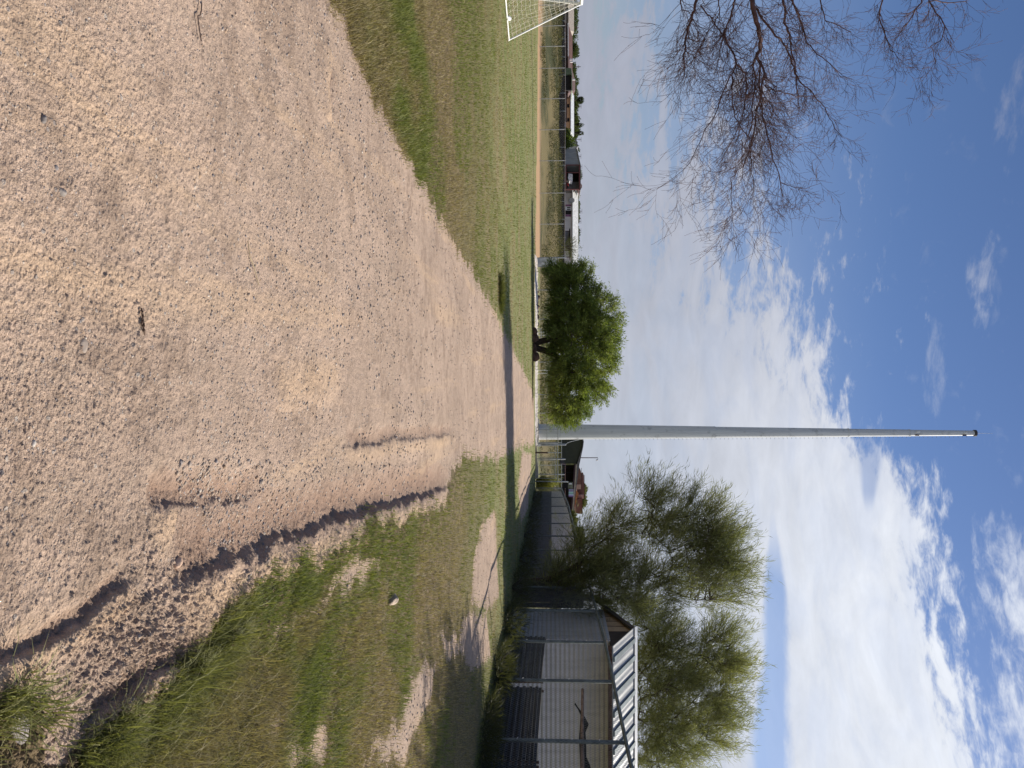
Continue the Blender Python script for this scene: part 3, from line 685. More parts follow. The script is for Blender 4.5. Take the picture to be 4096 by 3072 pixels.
for U, h, r in ((1776, 2.8, .06), (1779, 2.8, .04), (1835, 2.75, .06), (1896, 2.65, .05), (1925, 3.0, .05)): post(gt, cx(U), CZ-.1, h, r, z=0, name='gate_post')
mb = MB(); mb.tube([(cx(1776), CZ-.1, 2.0), (cx(1925), CZ-.1, 2.05)], .035, 8); part(mb, 'header_rail', MGALV, gt, True)
for Ua, Ub in ((1782, 1828), (1840, 1912)):
    fr = MB(); a, b = cx(Ua), cx(Ub); y = CZ-.18
    for q in (((a, y, .25), (a, y, 1.8)), ((b, y, .25), (b, y, 1.8)), ((a, y, 1.8), (b, y, 1.8)), ((a, y, .25), (b, y, .25))): fr.tube(q, .03, 8)
    lf = part(fr, 'gate_leaf', MGALV, gt, True)
    v_, f_, l_ = wire_mesh((a, y), (b, y), 1.5, 1.5, .1, .009, za=.27, zb=.27); link('wire_mesh', np_mesh('wire_mesh', v_-np.array(gt.location), f_, l_), MWIRE, lf)
mb = MB(); mb.box(cx(1835)+.10, cx(1853), CZ-.3, CZ-.18, 2.2, 2.65); mb.box(cx(1837), cx(1851), CZ-.32, CZ-.301, 2.26, 2.3); part(mb, 'control_box', simple('dark_box', (.07, .065, .075)), gt)
mb = MB(); mb.box(cx(1776)-.02, cx(1785), CZ-.25, CZ-.22, .12, .48); part(mb, 'notice_plate', MWHITE, gt)
mb = MB(); mb.prism([(cx(1781), CZ-.4, .0), (cx(1913), CZ-.4, .0), (cx(1910), CZ-.4, .25), (cx(1845), CZ-.4, .2), (cx(1781), CZ-.4, .14)], (0, .3, 0)); tag(mb.build('threshold', MCONC, loc=(cx(1850), CZ, 0)), kind='structure')
bp = thing('steel_bollard', 'short rusty steel bollard standing in front of the gate', 'bollard', (cx(1806), CZ-1.2, 0))
mb = MB(); mb.tube([(cx(1806), CZ-1.2, -.1), (cx(1806), CZ-1.2, 1.02), (cx(1806), CZ-1.2, 1.05)], [.07, .07, .04], 12); part(mb, 'shaft', MRUST, bp, True)
mb = MB(); mb.tube([(cx(1806), CZ-1.2, 1.03), (cx(1806), CZ-1.2, 1.13)], .09, 12); part(mb, 'cap', MRUST, bp, True)
# rear compound fence line
rfn = thing('rear_fence', 'thin fence rail seen through and above the gate', 'fence', (cx(1850, 92), 92, 0))
for U in (1770, 1810, 1860, 1915, 1953): post(rfn, cx(U, 92), 92, P(1, 2248, 92).z, .04, z=0)
mb = MB(); mb.tube([(cx(1752, 92), 92, P(1, 2246, 92).z), (cx(1960, 92), 92, P(1, 2246, 92).z)], .04, 8); part(mb, 'top_rail', MGALV, rfn, True)

# playing field fence, left
FZ = 92.0
ff = thing('field_fence', 'tall chain link fence of thin posts along the far edge of the playing field', 'fence', (cx(600, FZ), FZ, 0))
FH = P(1, 2263, FZ).z
for U in (-60, 22, 105, 187, 274, 396, 520, 644, 773, 897, 1030): post(ff, cx(U, FZ), FZ, FH, .035, z=0)
mb = MB(); mb.tube([(cx(-100, FZ), FZ, FH), (cx(1040, FZ), FZ, FH-.12)], .03, 8); mb.tube([(cx(-100, FZ), FZ, .12), (cx(1040, FZ), FZ, .12)], .015, 6); part(mb, 'rail', MGALV, ff, True)
wire_part([((cx(-100, FZ), FZ+.05), (cx(1040, FZ), FZ+.05), FH, FH-.1, .15, .0055)], 'wire_mesh', ff)
# dark slatted boundary fence on the bank
BZ = 119.0
bf = thing('boundary_fence', 'dark slatted fence along the top of the weedy bank below the houses', 'fence', (cx(500, BZ), BZ, 2.6))
mb = MB(); z0, z1 = P(1, 2226, BZ).z, P(1, 2260, BZ).z
x = cx(-150, BZ)
while x < cx(1100, BZ):
    mb.box(x, x+.30, BZ-.02, BZ+.02, z0-.6, z1+.05*math.sin(x*.7)-.05); x += .32
part(mb, 'slats', simple('dark_slat', (.05, .045, .042), .9, 0, .3, .6), bf)
for i in range(17):
    xx = cx(-130+i*72, BZ); mb = MB(); mb.box(xx, xx+.09, BZ-.1, BZ-.03, z0-.9, z1+.12); part(mb, 'post', MGALV, bf)

# ------------------------------------------------------------------ steel mast
MZ = 80.0; base = P(1727, 2148, MZ); MXc = cx(1727, MZ)
mt = thing('monopole_mast', 'very tall tapering galvanised steel mast standing behind the gate fence', 'mast', (MXc, MZ, 0))
top = P(1731, 3895, MZ).z
def mr(z): return .83*(1-z/top)+.27*(z/top)
joints = [0, P(1, 2860, MZ).z, P(1, 3395, MZ).z, P(1, 3640, MZ).z, top]
for a, b in zip(joints, joints[1:]):
    mb = MB(); k = 0 if a == 0 else .015
    mb.tube([(MXc, MZ, a-.6 if a else -.1), (MXc, MZ, b)], [mr(a)-k, mr(b)-k+.012], 18); part(mb, 'pole_section', MMAST, mt, True)
for j in joints[1:-1]:
    mb = MB(); mb.tube([(MXc, MZ, j-.12), (MXc, MZ, j)], mr(j)+.02, 18); part(mb, 'slip_joint', MMAST, mt, True)
mb = MB(); mb.tube([(MXc, MZ, top-.02), (MXc, MZ, top+.22)], .33, 16); part(mb, 'cap_plate', simple('dark_cap', (.05, .045, .05)), mt)
mb = MB(); mb.tube([(MXc, MZ, top+.28), (MXc+.02, MZ, top+1.9)], [.02, .008], 6); part(mb, 'lightning_rod', MGALV, mt)
mb = MB(); z = 6.0; i = 0
while z < top-.5:
    r_ = mr(z); mb.tube([(MXc+r_*.94, MZ-.25, z), (MXc+r_*.94+.16, MZ-.27, z)], .014, 5)
    z += .42; i += 1
tag(part(mb, 'climbing_pegs', MGALV, mt), kind='stuff')
for vv, uu in ((3660, -.12), (3850, -.02), (3845, .2), (3655, .2)):
    z = P(1, vv, MZ).z; mb = MB(); mb.box(MXc+uu-.05, MXc+uu+.06, MZ-mr(z)-.05, MZ-mr(z)+.05, z, z+.35); part(mb, 'port_bracket', MWHITE if uu < .1 else MRUST, mt)
mb = MB(); mb.box(MXc-1.3, MXc+1.3, MZ-1.3, MZ+1.3, -.1, .18); part(mb, 'footing', MCONC, mt)
a = Vector((cx(1779), CZ-.1, 2.75)); b = Vector((MXc+.8, MZ-.2, 4.3)); mb = MB()
mb.tube([a.lerp(b, i/10)+Vector((0, 0, -.35*math.sin(math.pi*i/10))) for i in range(11)], .02, 5)
tag(mb.build('hanging_cable', MGALV, loc=tuple(a)), 'grey cable sagging from the mast to the gate post', 'cable')

# ------------------------------------------------------------------ goal
ga = Vector((-11.5, 25.9, 0)); gdir = Vector((-.19, -1, 0)).normalized(); gout = Vector((-1, .19, 0)).normalized()
goal = thing('football_goal', 'white football goal with sagging net at the edge of the field', 'goal', tuple(ga))
L = 5.5; GH = 2.46; GD = 1.45
tA, tB = ga+gout*GD*.90+Vector((0, 0, GH)), ga+gdir*L+gout*GD*.90+Vector((0, 0, GH)); bA, bB = ga, ga+gdir*L
fA, fB = ga+gout*GD*1.2, ga+gdir*L+gout*GD*1.2
for nm, pq, r_ in (('rear_stay', (bA, tA), .028), ('rear_stay', (bB, tB), .035), ('ground_bar', (bA+Vector((0, 0, .04)), bB+Vector((0, 0, .04))), .024), ('crossbar', (tA, tB), .055), ('goal_post', (fA, tA), .055), ('goal_post', (fB, tB), .055)):
    mb = MB(); mb.tube(pq, r_, 10); part(mb, nm, MWHITE, goal, True)
mb = MB(); nu, nvv = 34, 17
def netp(i, j):
    s, t_ = i/nu, j/nvv; p = bA.lerp(bB, s)*(1-t_)+tA.lerp(tB, s)*t_
    sag = math.sin(math.pi*t_)*.16+math.sin(math.pi*t_*2)*.06*math.sin(s*9); w = .02*math.sin(i*2.3+j*1.1)
    e = min(1, s*12)
    return p - gout*(-sag*e*1.0)*1.0 + Vector((0, w, -sag*.7*e+w+.03))
for i in range(nu+1): mb.tube([netp(i, j) for j in range(nvv+1)], .0032, 3, False)
for j in range(nvv+1): mb.tube([netp(i, j) for i in range(nu+1)], .0032, 3, False)
def nets(i, j):
    t_ = j/nvv; a_ = bA.lerp(tA, t_); b_ = fA.lerp(tA, t_); s = i/8; return a_.lerp(b_, s)+Vector((0, .04*math.sin(i+j*.7), .02*math.sin(i*2+j)))
for i in range(9): mb.tube([nets(i, j) for j in range(nvv+1)], .0032, 3, False)
for j in range(nvv+1): mb.tube([nets(i, j) for i in range(9)], .0032, 3, False)
part(mb, 'net', simple('net_cord', (.62, .58, .48), .8), goal)
p = G(72, 2024); mb = MB(); mb.tube([(p[0], p[1]-.1, .05), (p[0]+.02, p[1], .10), (p[0], p[1]+.12, .05)], [.04, .08, .03], 10)
tag(mb.build('white_bag', MWHITE, loc=(p[0], p[1], 0), smooth=True), 'small white bag lying on the rear ground bar of the goal', 'bag')

# ------------------------------------------------------------------ trees
def leaf_quads(Pb, D, L, Wd, tint, r):
    n = len(Pb); rv = r.normal(size=(n, 3)); S = np.cross(D, rv); S /= np.linalg.norm(S, axis=1)[:, None]+1e-9
    mid = Pb+D*(L*.45)[:, None]; tip = Pb+D*L[:, None]+np.array([0, 0, -1])*(L*.12)[:, None]
    v_ = np.stack([Pb, mid+S*(Wd*.5)[:, None], tip, mid-S*(Wd*.5)[:, None]], 1).reshape(-1, 3)
    return v_, np.arange(4*n), np.full(n, 4), np.repeat(tint, 4, 0)
def unit(a): return a/(np.linalg.norm(a, axis=-1, keepdims=True)+1e-9)
def tree(name, label, cat, basep, stems, blobs, seed, limb_r=.16, n_limb=34, n_sec=420, n_twig=2600, leaves=34, leafL=.22, leafW=.035, twigL=(.7, 1.4),
         cols=((.09, .13, .03), (.15, .19, .05)), droop=.15, wind=(0, 0, 0), group=None, bark=None, spread=.10, cl=.5, limb_sink=.25):
    """stems: list of [points] of the trunk(s); blobs: (centre, radii, weight) ellipsoids that make the crown"""
    r = np.random.default_rng(seed); rr = random.Random(seed)
    t_ = thing(name, label, cat, tuple(basep), group); bp_ = np.array(basep)
    C_ = np.array([b[0] for b in blobs]); Rb = np.array([b[1] for b in blobs]); Wb = np.array([b[2] for b in blobs], float); Wb /= Wb.sum()
    def sample(n, lo, hi):
        k = r.choice(len(blobs), n, p=Wb); d = unit(r.normal(size=(n, 3))); q = r.uniform(lo**3, hi**3, n)**(1/3)
        return C_[k]+d*Rb[k]*q[:, None], d
    mb = MB(); nodes = []
    for st in stems:
        pts = [Vector(p) for p in st]; n = len(pts); mb.tube(pts, [limb_r*(1.15-.6*i/(n-1)) for i in range(n)], 9)
        nodes += pts[n//2:]
    T, _ = sample(n_limb, .35, .8); allp = []; allr = []
    T = T[np.argsort(np.linalg.norm(T-bp_, axis=1))]
    for tg in T:
        tgv = Vector(tg); s = min(nodes, key=lambda q: (q-tgv).length+(.0 if q in nodes[:6] else .4)+rr.random()*.6)
        L_ = (tgv-s).length; pts = []
        for i in range(8):
            k = i/7; p_ = s.lerp(tgv, k)+Vector((0, 0, 1))*(math.sin(k*math.pi)*L_*.10)+Vector([rr.uniform(-1, 1)*L_*.035 for _ in range(3)])*(0 < i)
            pts.append(p_)
        r0 = max(.02, min(limb_r*.6, .022*L_)); mb.tube(pts, [r0*(1-.8*i/7) for i in range(8)], 6, False)
        allp += [tuple(p_) for p_ in pts[2:]]; nodes += pts[3:6]
    A = np.array(allp); S, _ = sample(n_sec, .3, .98); Q = []
    for sx in S:
        d = np.linalg.norm(A-sx, axis=1)+.35*np.maximum(0, np.linalg.norm(A-bp_, axis=1)-np.linalg.norm(sx-bp_)); k = int(np.argmin(d)); a = Vector(A[k]); b = Vector(sx); L_ = (b-a).length
        pts = [a.lerp(b, i/4)+Vector([rr.uniform(-1, 1)*L_*.05 for _ in range(3)])*(i > 0) for i in range(5)]
        mb.tube(pts, [.022*(1-.75*i/4)*(limb_r/.16) for i in range(5)], 4, False)
        for i in range(1, 5): Q.append((*pts[i], *(pts[i]-pts[i-1]).normalized()))
    Q = np.array(Q)
    part(mb, 'trunk', bark or MBARK, t_, True)
    # twigs carry the leaves
    Sx, dr = sample(n_twig, .2, 1.0); idx = np.empty(n_twig, int)
    for i0 in range(0, n_twig, 400):
        idx[i0:i0+400] = np.argmin(((Sx[i0:i0+400, None]-Q[None, :, :3])**2).sum(-1), 1)
    src = Q[idx, :3]*cl+Sx*(1-cl)
    D = unit(unit(Sx-bp_-np.array([0, 0, .3]))*.5+Q[idx, 3:]*.4+dr*.5+r.normal(size=(n_twig, 3))*.35+np.array(wind)+np.array([0, 0, -droop]))
    tl = r.uniform(*twigL, n_twig)
    k = r.random((n_twig, leaves)); k = np.sort(k, 1)
    pos = src[:, None]+D[:, None]*(k*tl[:, None])[..., None]+np.array([0, 0, -1])*(k**2*tl[:, None]*droop*.8)[..., None]+r.normal(size=(n_twig, leaves, 3))*spread
    ld = unit(D[:, None]*.75+r.normal(size=(n_twig, leaves, 3))*.42+np.array([0, 0, -droop])+np.array(wind)*.6)
    n = n_twig*leaves; pos = pos.reshape(-1, 3); ld = ld.reshape(-1, 3)
    tw = np.repeat(r.random(n_twig), leaves)[:, None]; c0, c1 = np.array(cols[0]), np.array(cols[1]); big = fbm(pos[:, 0]*.8, pos[:, 2]*.8+pos[:, 1]*.3, seed, 2)[:, None]
    mixk = np.clip(tw*.5+(big-.3)*1.0+r.normal(0, .12, (n, 1)), 0, 1); tint = (c0*(1-mixk)+c1*mixk)*r.uniform(.8, 1.2, (n, 1))
    v_, f_, l_, t2 = leaf_quads(pos, ld, leafL*r.uniform(.6, 1.3, n), np.full(n, leafW), tint, r)
    # fine twig shoots
    e = src+D*tl[:, None]+np.array([0, 0, -1])*(tl*droop*.8)[:, None]
    v3, f3, l3, t3 = leaf_quads(src, unit(e-src), np.linalg.norm(e-src, axis=1), np.full(n_twig, leafW*.9), np.tile([.09, .075, .05], (n_twig, 1)), r)
    vv, fl, ll, tt_ = merge([(v_, f_, l_, t2), (v3, f3, l3, t3)])
    link('crown', np_mesh('crown', vv-bp_, fl, ll, tt_), MLEAF, t_)
    return t_
def B(U, V, Z, ru, rv, rd, w=1.0):
    p = P(U, V, Z); return (tuple(p), (ru/F*Z, rd, rv/F*Z), w)

WZ = 63.0; wb = (cx(1385, WZ), WZ, 0)
tree('willow_tree', 'round feathery green tree with twin dark trunks beside the road end', 'tree', wb,
     [[(cx(1388, WZ), WZ, -.1), (cx(1400, WZ), WZ, .8), (cx(1418, WZ), WZ, 1.6), (cx(1440, WZ), WZ+.2, 2.6)],
      [(cx(1375, WZ), WZ, -.1), (cx(1362, WZ), WZ-.2, .9), (cx(1356, WZ), WZ-.3, 1.8), (cx(1330, WZ), WZ-.4, 2.8)]],
     [B(1240, 2275, WZ, 165, 75, 3.2, 1.3), B(1370, 2310, WZ, 190, 120, 4.0, 2.2), B(1440, 2370, WZ, 170, 115, 3.6, 1.7), B(1560, 2290, WZ, 120, 95, 3.0, 1.3), B(1200, 2320, WZ, 130, 95, 3.0, 1.0), B(1300, 2400, WZ, 130, 85, 3, 1.0),
      B(1100, 2240, WZ, 55, 55, 2, .35), B(1640, 2255, WZ, 50, 60, 2.2, .5), B(1350, 2240, WZ, 200, 40, 3.2, .8), B(1110, 2310, WZ, 60, 50, 1.6, .25)],
     21, .26, 46, 420, 4300, 21, .30, .055, (.5, 1.1), ((.11, .155, .035), (.27, .31, .08)), .12, cl=.7)
TZ = 31.5; tb = (cx(2385, TZ), TZ+1.0, 0)
tree('mesquite_tree', 'large windswept feathery tree rising between the sheet wall and the shed', 'tree', tb,
     [[(cx(2390, TZ), TZ+1, -.1), (cx(2385, TZ), TZ+1, 1.2), (cx(2340, TZ), TZ+.9, 2.4), (cx(2290, TZ), TZ+.6, 3.3)],
      [(cx(2400, TZ), TZ+1.1, -.1), (cx(2410, TZ), TZ+1.2, 1.5), (cx(2420, TZ), TZ+1.2, 3.0), (cx(2440, TZ), TZ+1.2, 4.0)],
      [(cx(2360, TZ), TZ+.9, -.1), (cx(2340, TZ), TZ+.5, 1.2), (cx(2290, TZ), TZ+.3, 2.2), (cx(2230, TZ), TZ, 2.9)]],
     [B(2120, 2790, TZ, 125, 110, 1.6, 1.4), B(2090, 2640, TZ, 110, 80, 1.5, .9), B(2230, 2850, TZ, 120, 110, 1.7, 1.4), B(2330, 2810, TZ, 115, 115, 2.0, 1.5), B(2220, 2640, TZ, 150, 130, 1.8, 1.3), B(1990, 2580, TZ, 60, 75, 1.1, .30),
      B(2140, 2430, TZ, 65, 70, 1.2, .45), B(2240, 2350, TZ, 110, 95, 1.6, 1.6), B(2350, 2380, TZ, 120, 110, 1.9, 2.2), B(2370, 2560, TZ, 105, 140, 2.0, 1.6), B(2350, 2240, TZ+.5, 90, 90, 1.6, 1.4), B(2080, 2490, TZ, 50, 45, 1, .25)],
     31, .20, 60, 330, 2900, 21, .36, .018, (.9, 1.7), ((.13, .145, .06), (.30, .30, .135)), .0, (-.38, 0, .34), spread=.05, cl=.86)
tb2 = (cx(2790, 34), 34.0, 0)
tree('mesquite_tree', 'broad feathery tree whose crown rises behind the shed roof', 'tree', tb2,
     [[(tb2[0], 34, -.1), (tb2[0]-.1, 34, 1.6), (tb2[0]-.3, 34, 3.2), (tb2[0]-.8, 34, 4.4)], [(tb2[0]+.1, 34, -.1), (tb2[0]+.3, 34.2, 1.8), (tb2[0]+.9, 34.3, 3.6), (tb2[0]+1.8, 34.2, 5)]],
     [B(2590, 2860, 34, 90, 90, 1.6, 1.0), B(2560, 2620, 34, 80, 60, 1.4, .4), B(2660, 2660, 34, 130, 120, 2.0, 1.5), B(2720, 2850, 34, 110, 90, 1.8, 1.2), B(2830, 2720, 34, 130, 140, 2.2, 1.7), B(2900, 2850, 34, 80, 80, 1.5, .6), B(2960, 2640, 34, 120, 110, 2.0, 1.2), B(3050, 2600, 34, 90, 110, 2.0, .8), B(2600, 2560, 34, 200, 60, 1.6, .8), B(2850, 2560, 34, 220, 60, 1.8, 1.0), B(2960, 2780, 34, 50, 60, 1.2, .2)],
     37, .20, 60, 330, 2700, 22, .36, .018, (.9, 1.7), ((.15, .165, .07), (.34, .34, .145)), .0, (-.38, 0, .34), spread=.05, cl=.86)
tree('mesquite_tree', 'feathery tree just past the right picture edge that shades the verge', 'tree', (12.8, 15.5, 0),
     [[(12.8, 15.5, -.1), (12.7, 15.5, 1.6), (12.4, 15.5, 3)], [(12.9, 15.5, -.1), (13.3, 15.7, 1.8), (13.9, 15.8, 3.4)]],
     [((12.3, 14.8, 4.8), (2.6, 2.6, 1.6), 1.2), ((14, 16.5, 5.6), (2.6, 2.6, 1.6), 1), ((12.2, 17.4, 4.6), (2.0, 2.0, 1.4), .8)],
     39, .20, 30, 300, 1500, 30, .30, .05, (.7, 1.5), ((.065, .085, .028), (.16, .165, .06)), .02, (-.2, 0, .1))

# bare tree reaching in from the left
def bare_tree():
    BZ_ = 9.0; t_ = thing('bare_tree', 'leafless tree with tangled brown twigs hanging in from the upper left', 'tree', (-8.4, BZ_, 0))
    rr = random.Random(5); trunk = MB(); tw = MB()
    def q(x, y, dz=0): return P(.744*y, 2450+.744*x, BZ_+dz)
    mains = [([(745, -260), (748, -100), (750, 0), (770, 90), (785, 150), (797, 220), (792, 275), (775, 310)], .031, .020, 0),
             ([(775, 310), (752, 340), (765, 420), (758, 520), (752, 620), (748, 700), (705, 790)], .011, .005, -.1),
             ([(775, 310), (795, 350), (790, 430), (795, 520), (770, 620), (762, 700), (735, 800), (700, 900)], .012, .005, .05),
             ([(775, 310), (805, 350), (822, 400), (805, 460), (800, 540), (812, 640), (838, 740), (868, 860), (905, 980), (915, 1060)], .013, .004, .15),
             ([(760, 30), (810, 110), (880, 190), (930, 250), (958, 310), (983, 390), (1010, 440), (1080, 500), (1140, 580), (1180, 660), (1235, 740)], .014, .003, .3),
             ([(460, -200), (455, 0), (430, 80), (405, 150), (392, 230), (388, 300), (386, 410)], .018, .007, -.3),
             ([(660, -150), (655, 0), (645, 60), (605, 160), (600, 190), (580, 262)], .013, .006, -.2),
             ([(605, 165), (612, 230), (645, 270), (670, 345), (645, 400), (638, 480), (650, 600), (690, 690), (740, 740)], .013, .004, -.15),
             ([(670, 345), (715, 400), (722, 470), (712, 560), (700, 640), (640, 760), (560, 900)], .010, .003, -.2),
             ([(920, -180), (920, 0), (930, 60), (925, 120), (950, 190), (965, 270), (985, 360), (990, 470), (1005, 580)], .016, .005, .35),
             ([(960, -180), (965, 0), (990, 60), (1020, 130), (1045, 230), (1100, 290), (1170, 340), (1215, 400)], .013, .003, .4),
             ([(1450, -200), (1450, 0), (1430, 100), (1470, 200), (1500, 270), (1540, 315)], .011, .003, .5),
             ([(1660, -180), (1660, 10), (1625, 60), (1590, 115), (1550, 170), (1510, 230)], .011, .003, .45),
             ([(1690, -150), (1700, 10), (1740, 70), (1790, 140), (1770, 210), (1710, 250), (1740, 330), (1660, 440)], .010, .002, .6),
             ([(1700, 5), (1800, 12), (1900, 5), (1960, -40)], .008, .003, .6),
             ([(820, 460), (860, 480), (920, 500), (1000, 520)], .008, .003, .2), ([(810, 540), (860, 550), (868, 600), (850, 650)], .007, .003, .25),
             ([(470, 30), (520, 90), (560, 150), (600, 190)], .009, .004, -.25), ([(360, -100), (365, 0), (375, 50), (420, 80)], .010, .004, -.4),
             ([(1110, -150), (1120, 0), (1140, 110), (1200, 130), (1280, 170)], .010, .003, .5), ([(560, -100), (570, 0), (575, 70), (545, 130), (500, 190), (470, 280)], .008, .003, -.3),
             ([(640, 400), (600, 480), (570, 580), (500, 700), (450, 800), (400, 900), (240, 1015)], .008, .002, -.2), ([(700, 760), (690, 900), (640, 960), (640, 1100), (650, 1210)], .006, .002, -.1),
             ([(905, 980), (950, 1000), (1040, 1010), (1120, 985)], .004, .002, .2), ([(740, 770), (745, 900), (760, 1000), (740, 1100)], .005, .002, .1)]
    starts = []
    for pts, r0, r1, dz in mains:
        W_ = [q(x, y, dz+.12*math.sin(i*1.3+dz*9)) for i, (x, y) in enumerate(pts)]; fine = []
        for a, b in zip(W_, W_[1:]):
            for k in range(3): fine.append(a.lerp(b, k/3)+Vector([rr.uniform(-1, 1)*.010 for _ in range(3)]))
        fine.append(W_[-1]); n = len(fine)
        rad = [(r0+(r1-r0)*i/(n-1)) for i in range(n)]; (trunk if r0 > .0115 else tw).tube(fine, rad, 7 if r0 > .012 else 5)
        for i in range(2, n): starts.append((fine[i], (fine[i]-fine[i-1]).normalized(), rad[i], i/n))
    cnt = [0]
    def grow(p, d, r_, L_, lev):
        cnt[0] += 1; n = 6; pts = [p]; dd = d.copy(); bend = Vector([rr.uniform(-1, 1) for _ in range(3)])*.22
        for i in range(n):
            dd = (dd+bend*.35+Vector([rr.uniform(-1, 1) for _ in range(3)])*.16+Vector((.0, 0, -.01))).normalized(); pts.append(pts[-1]+dd*L_/n)
        tw.tube(pts, [max(.0014, r_*(1-.75*i/n)) for i in range(n+1)], 3, False)
        if lev > 0:
            for k in range(rr.choice((2, 3, 3, 4))):
                j = rr.randint(1, n); u_ = (pts[j]-pts[j-1]).normalized(); side = Vector([rr.uniform(-1, 1) for _ in range(3)]); side -= u_*side.dot(u_); side.normalize()
                grow(pts[j], (u_*.8+side*rr.uniform(.4, .9)).normalized(), r_*.62, L_*rr.uniform(.45, .8), lev-1)
    for p, d, r_, k in starts:
        for _ in range(3):
            if rr.random() > .55: continue
            side = Vector((rr.uniform(-.1, 1.3), rr.uniform(-.7, .7), rr.uniform(-1, 1))); side.normalize()
            grow(p, (d*.55+side*.9).normalized(), min(.0045, r_*.5), rr.uniform(.20, .48)*(1.25 if p.z < 4.2 else .85), 2)
    # trunk off to the left
    base_ = Vector((-8.4, BZ_, -.1)); f0 = Vector((-8.1, BZ_, 2.2))
    trunk.tube([base_, Vector((-8.35, BZ_, 1)), f0, Vector((-7.9, BZ_, 3.0))], [.24, .2, .18, .14], 12)
    for pts, r0, r1, dz in mains:
        if pts[0][1] < -90:
            e = q(*pts[0], dz); s = f0.lerp(Vector((-7.9, BZ_, 3.0)), rr.random()); m_ = s.lerp(e, .5)+Vector((0, 0, .2)); trunk.tube([s, m_, e], [.06, .045, r0], 7)
    part(trunk, 'trunk', MTWIG, t_, True); part(tw, 'twigs', MTWIG, t_, True)
    return cnt[0]
bare_tree()

# ------------------------------------------------------------------ small plants
def shrub(name, label, cat, loc, rad, n, cols, seed, leafL=.25, leafW=.06, group=None, upward=.4):
    r = np.random.default_rng(seed); t_ = thing(name, label, cat, loc, group); loc = np.array(loc)
    d = unit(r.normal(size=(n, 3))); q_ = r.uniform(.15, 1, n)**(.5); lump = 1+.35*(fbm(d[:, 0]*2+5, d[:, 2]*2+d[:, 1], seed, 3)-.5)*2
    pos = d*np.array(rad)*(q_*lump)[:, None]; pos[:, 2] = np.abs(pos[:, 2]+rad[2]*.75*0+rad[2]*.0)
    pos[:, 2] = np.clip(d[:, 2]*.5+.5, 0, 1)*rad[2]*1.7*q_*lump
    ld = unit(d+np.array([0, 0, upward])+r.normal(size=(n, 3))*.5); k = np.clip(r.random((n, 1))*.6+.5*(fbm(pos[:, 0]*1.5, pos[:, 2]*1.5, seed+3, 2)[:, None]), 0, 1)
    tint = np.array(cols[0])*(1-k)+np.array(cols[1])*k
    v_, f_, l_, t2 = leaf_quads(pos, ld, leafL*r.uniform(.6, 1.4, n), np.full(n, leafW), tint, r)
    link('crown', np_mesh('crown', v_, f_, l_, t2), MLEAF, t_)
    mb = MB()
    for i in range(7):
        a = i*.9; mb.tube([(0, 0, -.1), (math.cos(a)*rad[0]*.3, math.sin(a)*rad[1]*.3, rad[2]*.7), (math.cos(a)*rad[0]*.6, math.sin(a)*rad[1]*.6, rad[2]*1.3)], [.05*rad[2], .03*rad[2], .01*rad[2]], 5)
    mb.build('trunk', MBARK, t_); return t_
WCOL = ((.04, .045, .02), (.10, .10, .04))
wi = 0
for (x, y, rx, ry, rz, lb) in ((7.3, 16.3, .35, 1.6, .16, 'low weeds under the nearest bay of the side fence'), (7.3, 20.0, .35, 1.6, .22, 'low weeds under the second bay of the side fence'), (7.3, 24, .4, 1.8, .30, 'dark weeds at the fence foot in front of the shed corner'),
                               (7.6, 29, .6, 2.4, .40, 'tall dark weeds at the fence foot below the feathery tree'), (7.9, 35, .6, 3.2, .40, 'dark weeds at the near end of the sheet wall'), (8.2, 42, .6, 3.6, .38, 'dark weeds along the middle of the sheet wall'), (8.6, 51, .6, 4.2, .36, 'dark weeds toward the far end of the sheet wall'), (8.9, 60, .6, 4.5, .4, 'dark weeds at the far end of the sheet wall')):
    shrub('weeds', lb, 'weeds', (x, y, 0), (rx*1.3, ry, rz*1.2), 1500, WCOL, 300+wi, .26, .013, 'weeds along the side fence', 1.0); wi += 1
shrub('roadside_tuft', 'dark round grass tuft at the left end of the long shadow across the road', 'grass tuft', (*G(1175, 1996), 0), (.55, .35, .06), 1800, ((.08, .10, .03), (.14, .14, .05)), 330, .14, .014, None, 1.0)
p_ = P(1940, 2146, 74); shrub('yellow_bush', 'yellow green bush between the gate and the sheet wall', 'bush', (p_.x, 75, 0), (.65, .8, 1.15), 6000, ((.10, .12, .03), (.26, .24, .06)), 331, .2, .04)
for i, (x, k) in enumerate(((2750, 1.0), (2600, 1.2), (2480, .9))):
    pass
# boulders beneath the round tree and clods along the compound fence
MBOU = simple('brown_boulder', (.13, .075, .05), .95, 0, .4, 3)
for i, (U, rx, rz, lb) in enumerate(((1325, .45, .38, 'small brown boulder left of the round tree trunks'), (1350, .5, .5, 'tall brown boulder touching the left trunk'), (1395, .55, .34, 'long low brown boulder in front of the round tree trunks'), (1425, .5, .55, 'big brown boulder right of the round tree trunks'))):
    boulder('boulder', lb, 'boulder', U, 2136, rx*.8, .35, rz*.8, None, 60+i, 'boulders under the round tree', Z=61.2, matr=MBOU)
for i, (U, lb) in enumerate(((1166, 'leftmost'), (1190, 'second from left'), (1210, 'third from left'), (1228, 'middle'), (1246, 'fifth from left'), (1266, 'sixth from left'), (1296, 'rightmost'))):
    boulder('soil_clod', 'brown soil clump behind the round tree, %s of the kerb row' % lb, 'clump', U, 2150, .22+.05*(i % 3), .25, .22+.08*(i % 2), None, 80+i, 'clumps along the compound kerb', Z=72.5, matr=MBOU)
mb = MB(); a, b = cx(1312, 75), cx(1358, 75); mb.box(a, b, 75, 75.25, .42, .5); mb.box(a+.05, a+.12, 75, 75.2, 0, .42); mb.box(b-.12, b-.05, 75, 75.2, 0, .42)
